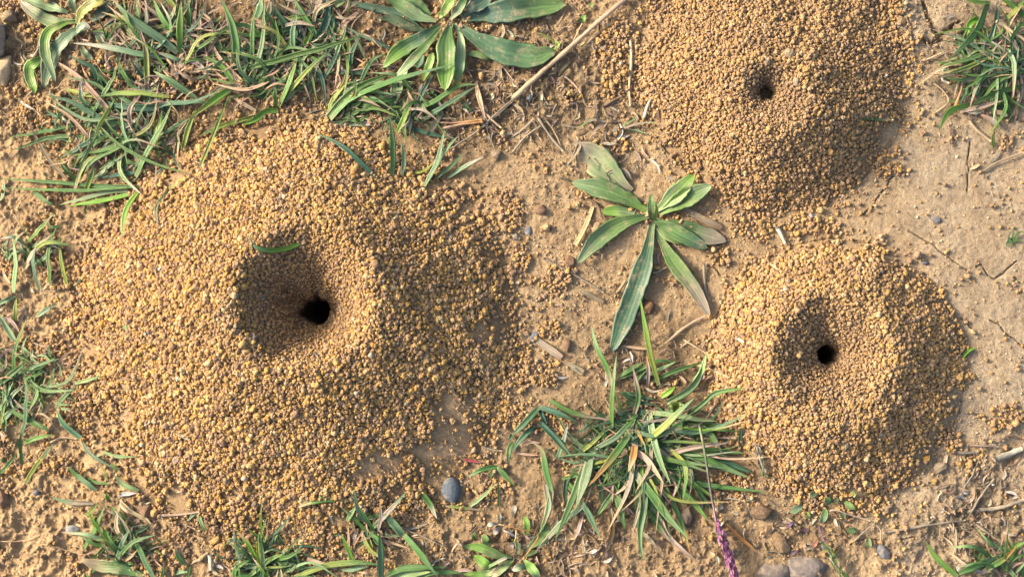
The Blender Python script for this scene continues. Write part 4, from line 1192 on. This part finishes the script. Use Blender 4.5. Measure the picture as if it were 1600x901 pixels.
# dry stalks and roots
def stalk(name, label, line, lift=3.0, taper=.75, cat="dry stalk", group=None, w=None):
    pts, kind, wd, col, l = parse(line); root_p = pix(*pts[0]); rs = np.random.RandomState(hash_(label) % 99999)
    B = Buf()
    if kind == 'b': add_blade(B, pts, wd, col, l, 'cut', rs)
    else: add_tube(B, pts, wd, col, l, rs, taper=taper, knots=.3)
    o = B.build(name, M_DRY); tag(o, label, cat, group); return o
stalk("straw_stalk", "long thick pinkish straw leaning from top edge down to the root mat", "C s 24 sk 9 | 0,468 150,330 300,200 420,90 540,-10", taper=.85)
STRAWS = [
 ("M s 13 c | 725,860 890,715 1000,640", "thin grey straw running on from the lower end of the thick pinkish straw"),
 ("B s 12 ok | 1060,563 930,577 800,572", "upper of two orange brown straws above the largest mound's right shoulder"),
 ("B s 14 ok | 1062,572 960,585 870,605", "lower of two orange brown straws above the largest mound's right shoulder"),
 ("B b 26 s | 870,520 845,570 800,640", "papery buff straw scrap left of the two orange straws"),
 ("B s 12 s | 1040,400 1050,490 1090,545 1150,600", "bent straw hanging from the arching blade tip below the top rosette"),
 ("B s 8 c | 910,702 1060,600 1200,480", "thin grey straw slanting up towards the thick pinkish straw"),
 ("B s 8 k | 0,326 100,325 150,300 200,288", "wavy pinkish root among blades left of the top rosette"),
 ("B s 10 k | 430,335 490,325 570,305 670,318", "wavy pink root crossing blades below the top rosette"),
 ("C s 10 s | 330,112 310,150 290,192", "short pale straw splinter beside the thick straw, top"),
 ("C s 13 s | 410,152 370,185 325,235", "second pale splinter lying right against the thick pinkish straw"),
 ("C s 13 c | 120,548 180,640 240,710", "grey root forking down left of the small dried sprig"),
 ("C s 10 c | 0,720 60,645 132,592", "curved grey root in the root mat, lower strand"),
 ("C s 10 c | 0,645 60,600 100,560", "curved grey root in the root mat, upper strand"),
 ("C s 9 s | 158,560 200,620 235,700", "pale root next to the forked grey root"),
 ("C s 8 c | 262,778 290,720 312,655", "thin grey stem standing left of the pale rosette leaf"),
 ("C s 11 k | 238,350 290,395 322,435", "curled pinkish root under the thick straw's middle"),
 ("C s 14 s | 557,190 560,300 550,400 555,500", "straight buried pale straw at the left edge of the top mound"),
 ("C s 16 e | 425,500 470,475 515,452", "short brown twig left of the top mound"),
 ("C s 15 w | 620,552 635,500 652,462", "short cream straw on the top mound's left slope"),
 ("G b 20 s | 380,68 345,160 298,248", "cream flattened straw left of the central rosette"),
 ("G s 12 e | 350,30 400,60 425,130", "brown curved straw touching the central rosette's left leaf"),
 ("G s 9 c | 150,310 300,392 430,470", "long thin grey stem left of the central rosette's hanging leaf"),
 ("G s 13 c | 900,335 908,460 942,545", "grey stem beside the tip of the right hanging rosette leaf"),
 ("G b 34 ce | 810,80 900,130 985,168", "weathered brown straw under the central rosette's right leaves"),
 ("G s 15 s | 490,475 510,450 532,415", "stubby straw beside the hanging rosette leaf"),
 ("G s 14 sk | 715,715 790,650 850,610 905,583", "curving pinkish straw above the largest tuft"),
 ("G s 9 s | 800,690 870,730 925,765", "thin straw crossing above the largest tuft towards the right mound"),
 ("G s 10 s | 915,818 960,845 1022,870", "thin straw at the right mound's left foot"),
 ("G b 14 w | 1050,675 1065,690 1085,704", "tiny white chaff on the right mound's upper left slope"),
 ("G b 34 c | 118,695 170,730 235,775", "flat grey leaf fragment right of the largest mound"),
 ("G b 30 c | 260,808 290,820 335,845", "small grey flake below the flat grey leaf fragment"),
 ("G s 11 c | 660,380 690,372 720,355", "thin twig in the centre between the two hanging rosette leaves"),
 ("G b 20 c | 330,460 380,490 430,515", "pale scaly flake left of the hanging rosette leaf"),
 ("H s 20 w | 40,165 62,200 80,240", "short cream stub standing at the right mound's upper left edge"),
 ("H s 9 s | 0,330 30,350 62,378", "thin straw on the right mound's upper left shoulder"),
 ("D s 11 s | 768,385 820,425 845,480 780,535", "hooked straw at the right foot of the top mound"),
 ("D s 14 w | 825,320 818,375 848,390", "small white hooked root at the right foot of the top mound"),
 ("D s 9 cs | 1002,808 1085,757 1205,714", "greenish straw entering from the right edge"),
 ("D s 14 s | 940,560 980,610 1045,662", "straw stub below the top right tuft"),
 ("D s 10 s | 715,290 760,275 812,250", "thin straw lying on cracked earth by the top mound"),
 ("D b 14 e | 862,600 860,640 858,680", "small dark violet scrap below the top right tuft"),
 ("L s 16 c | 880,318 930,322 982,316", "short grey stick right of the right mound"),
 ("L s 30 cw | 1062,352 1120,330 1192,302", "thick pale grey stick at the right edge, beyond the right mound"),
 ("L s 20 c | 985,590 1100,575 1205,540", "grey green stick at the right edge, lower of the two thick ones"),
 ("L s 12 c | 950,605 1000,520 1062,440", "thin forked stalk right of the right mound, lower strand"),
 ("L s 8 c | 930,470 960,420 995,335", "thin dark stem right of the right mound, upper strand"),
 ("L s 12 c | 550,695 700,668 820,650 925,638", "long faint grey stick below the right mound"),
 ("L s 12 c | 968,650 1050,710 1135,772", "grey stick slanting towards the bottom right corner"),
 ("L s 10 k | 940,285 1000,288 1080,292", "slim pinkish straw by the crumb patch at the right edge"),
 ("L s 10 e | 1070,280 1130,240 1205,262", "dark twig above the thick pale grey stick"),
 ("L s 12 c | 880,670 885,740 880,790", "upright grey straw above the bottom right tuft"),
 ("I s 5 s | 190,745 290,770 400,800", "hair thin straw in the bottom left corner, right piece"),
 ("I s 6 s | 0,735 80,735 155,723", "hair thin straw in the bottom left corner, left piece"),
 ("I b 14 w | 815,220 850,240 890,258", "small cream chaff on the lower slope of the largest mound"),
 ("I b 20 w | 635,200 670,190 705,172", "pale husk on the left lower slope of the largest mound"),
 ("I s 8 s | 850,650 880,662 915,678", "short thin straw near the pink stalk with forked tip"),
 ("I s 24 w | 985,800 988,840 990,870", "stubby white straw end at the bottom beneath the largest mound"),
 ("I s 18 s | 930,830 950,810 975,790", "stubby buff straw end at the bottom beneath the largest mound"),
 ("J s 8 c | 1075,292 1110,308 1155,312", "grey sliver below the bare patch, right of the largest mound"),
 ("E s 7 k | 150,700 180,715 215,725", "tiny pink root at the largest mound's left foot"),
 ("A s 14 c | 160,270 180,235 185,190", "grey straw splinter in the shade beside the curled weed"),
 ("A s 10 e | 60,740 90,700 110,650", "thin brown root near the left edge, below the weed"),
]
for line, lab in STRAWS:
    h, c = line.split("|"); 
    if len(h.split()) < 5: h = h+" 2.5 "
    stalk("dry_straw", lab, h+"|"+c, group="loose dry straws and roots on the soil")

# ---------------------------------------------------------------- stones
def stone(name, label, px, py, w, hgt, tall, col, seed, rot=0.0, sink=.35, cat="pebble", group=None, amp=.16, sub=None):
    clod = cat == 'pebble' and col[0] > col[2]*1.25; rs = np.random.RandomState(seed); V, F = ICO4; P = lumpy(V, rs, amp, 7, .5)
    if clod or cat == 'rock':
        q = V*2.2+seed; P = P+V*(.16*(vnoise(q[:, 0]*9+q[:, 2]*5, q[:, 1]*9-q[:, 2]*6, 6., seed)+.6*vnoise(q[:, 0]*9-q[:, 2]*5, q[:, 1]*9+q[:, 2]*7, 2.6, seed+1)))[:, None]*(1 if clod else .5)
    P = P+V*(np.array([math.sin(5*a+seed)*math.sin(4*b+seed*2)*math.cos(6*c) for a, b, c in V])*.03)[:, None]
    for _ in range(0 if 'smooth' in label else 5):
        d = rs.randn(3); d[2] = abs(d[2])*.6; d /= np.linalg.norm(d); k = P@d; lim = rs.uniform(.72, .95); P = P-np.maximum(k-lim, 0)[:, None]*d*.85
    c, s = math.cos(rot), math.sin(rot); X, Y, Z = P[:, 0]*w/2, P[:, 1]*hgt/2, P[:, 2]*tall/2
    cp = pix(px, py, tall*(.5-sink)); Q = np.stack([cp[0]+X*c-Y*s, cp[1]+X*s+Y*c, cp[2]+Z], 1)
    B = Buf(); B.add(Q, F[:, ::-1], np.array(col)); o = B.build(name, M_SOIL if clod else M_STONE); tag(o, label, cat, group); return o
G_, P_, K_ = (.20, .20, .20), (.42, .32, .20), (.34, .22, .14)
stone("pebble", "smooth grey blue pebble at the lower right foot of the largest mound", 705, 766, 25, 35, 20, (.07, .09, .11), 1, -.2, .5)
stone("rock", "grey brown rock cut off by the bottom edge, right of the purple flower", 1258, 888, 62, 54, 34, (.13, .11, .10), 2, .2, .62, "rock")
stone("rock", "pale flat rock cut off by the bottom edge, next to the purple flower", 1204, 894, 50, 32, 24, (.16, .13, .105), 3, 0, .6, "rock")
stone("rock", "light brown rock cut off by the left edge, near the top left weed", -6, 62, 26, 66, 44, (.32, .27, .21), 4, 0, .3, "rock")
stone("rock", "sandy rock at the left edge below the light brown rock", 4, 112, 34, 50, 26, (.50, .36, .20), 5, .2, .4, "rock")
PEB = [(14, 25, 22, 20, P_, "round sandy pebble in the top left corner"), (600, 97//1, 0, 0, P_, ""), (521, 38, 22, 14, (.40, .35, .28), "pale pebble at the base of the dark top tuft"), (500, 8, 34, 18, (.40, .33, .24), "buff stone at the top edge between tufts"),
 (587, 606, 12, 12, P_, "round pale pebble below the largest crater"), (277, 718, 13, 13, (.45, .33, .24), "round pinkish pebble on the lower left slope of the largest mound"), (225, 797, 24, 20, K_, "brown clay lump below the left edge of the largest mound"),
 (115, 827, 16, 22, G_, "grey pebble in the bottom left corner"), (57, 769, 9, 9, (.10, .10, .12), "small black stone in the lower left"), (4, 780, 20, 26, K_, "brown lump at the left edge, near the bottom"),
 (400, 873-30, 0, 0, P_, ""), (845, 329, 15, 19, K_, "round pinkish brown pebble right of the largest mound"), (890, 407, 18, 17, K_, "brown pebble below the rosette's left leaf"), (934, 360, 18, 24, P_, "buff pebble under the rosette's left leaf"),
 (806, 369, 10, 10, (.40, .36, .30), "small whitish pebble at the photo's middle"), (703, 373, 11, 12, (.38, .33, .27), "angular grey buff pebble on the largest mound's right slope"), (1245, 127, 15, 12, (.46, .36, .24), "pale pebble right of the top mound's hole"),
 (1232, 85, 18, 15, (.46, .35, .22), "pale lump above right of the top mound's hole"), (1268, 338, 9, 9, (.15, .16, .18), "small dark pebble on the gap between the two right mounds"), (1189, 349, 14, 13, (.47, .31, .14), "ochre lump left of the gap between the two right mounds"),
 (1195, 364, 11, 10, (.5, .34, .16), "smaller ochre lump by the right mound's upper left foot"), (1469, 730, 22, 20, (.42, .33, .23), "pale pebble at the right mound's lower right foot"), (1448, 715, 14, 14, (.5, .3, .1), "orange lump at the right mound's lower right edge"),
 (1387, 794, 15, 16, (.38, .28, .17), "tan pebble under the right mound's lower edge"), (1379, 861, 24, 16, (.12, .12, .13), "dark flat stone with a stem stub below the right mound"), (1447, 411, 9, 9, (.07, .07, .09), "tiny black stone by the right mound's upper right edge"),
 (1460, 753, 12, 10, (.5, .32, .12), "small ochre lump at the right mound's lower right foot"), (775, 241, 15, 14, (.38, .29, .20), "round grey brown pebble right of the pale sprig"), (1408, 33, 16, 12, (.5, .36, .20), "ochre lump on the crusty ground at top"),
 (885, 539, 18, 14, K_, "flat brown pebble beside grey leaf fragment"), (1012, 480, 22, 20, (.30, .17, .10), "reddish lump between the hanging rosette leaves"), (1190, 800, 34, 26, (.26, .18, .115), "brown clod below the right mound's left foot"),
 (1070, 808, 26, 30, (.22, .17, .13), "dark brown clod right of the largest tuft's lower blades"), (1222, 850, 34, 22, (.33, .23, .14), "buff clod above the bottom rocks"), (732, 772, 12, 12, K_, "small brown pebble next to the grey blue pebble"),
 (697, 648+9, 8, 7, (.42, .36, .3), "tiny whitish stone in the bare patch of the largest mound"), (1500-3, 40+5, 16, 14, P_, "tan lump left of the top right tuft"), (1540, 50, 18, 14, (.46, .33, .19), "tan pebble under the top right tuft"), (424, 812, 18, 14, P_, "")]
for i, (x, y, w, h, c, lab) in enumerate(PEB):
    if lab: stone("pebble", lab, x, y, w, h, min(w, h)*.75, c, 20+i, i*.7, .38, group="pebbles and clods on the soil")
DARK = [((825, 360), 10, 15, .5, "small slate blue flake right of the largest mound"), ((835, 526), 13, 22, .4, "slate coloured flake above the flat grey leaf fragment"), ((1463, 343), 16, 10, 0, "brown grey flake on the crust at right")]
for (x, y), w, h, r, lab in DARK: stone("stone_flake", lab, x, y, w, h, 5, (.12, .125, .14), int(x), r, .3, "stone flake")
PET = [((804, 797), "white petal on soil left of the largest tuft"), ((907, 697), "white petal caught left in the largest tuft"), ((920, 688), "white petal beside the elbowed teal blades"), ((1125, 792), "white petal right of the largest tuft"), ((1120, 829), "white petal near the purple flower spike"), ((1048, 279), "tiny white bud above the central rosette")]
for (x, y), lab in PET[1:]:
    rs = np.random.RandomState(int(x)); a = rs.rand()*6.28; B = Buf(); L = 5
    add_blade(B, [(x-L*math.cos(a), y-L*math.sin(a)), (x, y), (x+L*math.cos(a), y+L*math.sin(a))], 8, "ww", 5, 'petal', rs, nt=8, fold=.4, prof=np.ones(7)); tag(B.build("fallen_petal", M_PETAL), lab, "petal")

# ---------------------------------------------------------------- litter nobody could count: rootlets, chaff
def litter():
    rs = np.random.RandomState(77); B = Buf()
    zones = [(820, 130, 95, 75, 120), (760, 190, 90, 40, 50), (300, 90, 200, 90, 110), (560, 110, 130, 90, 70), (1010, 740, 110, 100, 110), (1545, 120, 55, 90, 80), (1530, 790, 70, 80, 90), (880, 850, 90, 45, 70), (60, 80, 60, 60, 30), (1010, 560, 80, 50, 50),
             (460, 880, 150, 20, 40), (220, 820, 70, 60, 30), (30, 560, 40, 180, 45), (950, 220, 70, 70, 45), (1250, 830, 90, 50, 40), (980, 440, 90, 70, 20), (620, 830, 120, 40, 30), (900, 60, 60, 60, 30)]
    for (cx, cy, rx, ry, n) in zones:
        for _ in range(int(n*2.0)):
            x, y = cx+rs.randn()*rx*.6, cy+rs.randn()*ry*.6; a = rs.rand()*6.28; L = rs.uniform(8, 34)*rs.uniform(.5, 1); b = a+rs.uniform(-.9, .9)
            pts = [(x, y), (x+L*.5*math.cos(a), y+L*.5*math.sin(a)), (x+L*.5*math.cos(a)+L*.5*math.cos(b), y+L*.5*math.sin(a)+L*.5*math.sin(b))]
            if not (-40 < x < 1640 and -40 < y < 940): continue
            if rs.rand() < .6: add_tube(B, pts, rs.uniform(1.0, 2.8), ["s", "c", "k", "e", "c", "e"][rs.randint(6)], rs.uniform(0, 3), rs, n=6, seg=5, knots=.3)
            else: add_blade(B, pts, rs.uniform(2, 5), ["s", "c", "w", "k", "e"][rs.randint(5)], rs.uniform(0, 2.5), 'blade', rs, nt=7)
    o = B.build("plant_litter", M_DRY); tag(o, "fine dry rootlets and chaff strewn over the soil", "plant litter", kind="stuff")
litter()
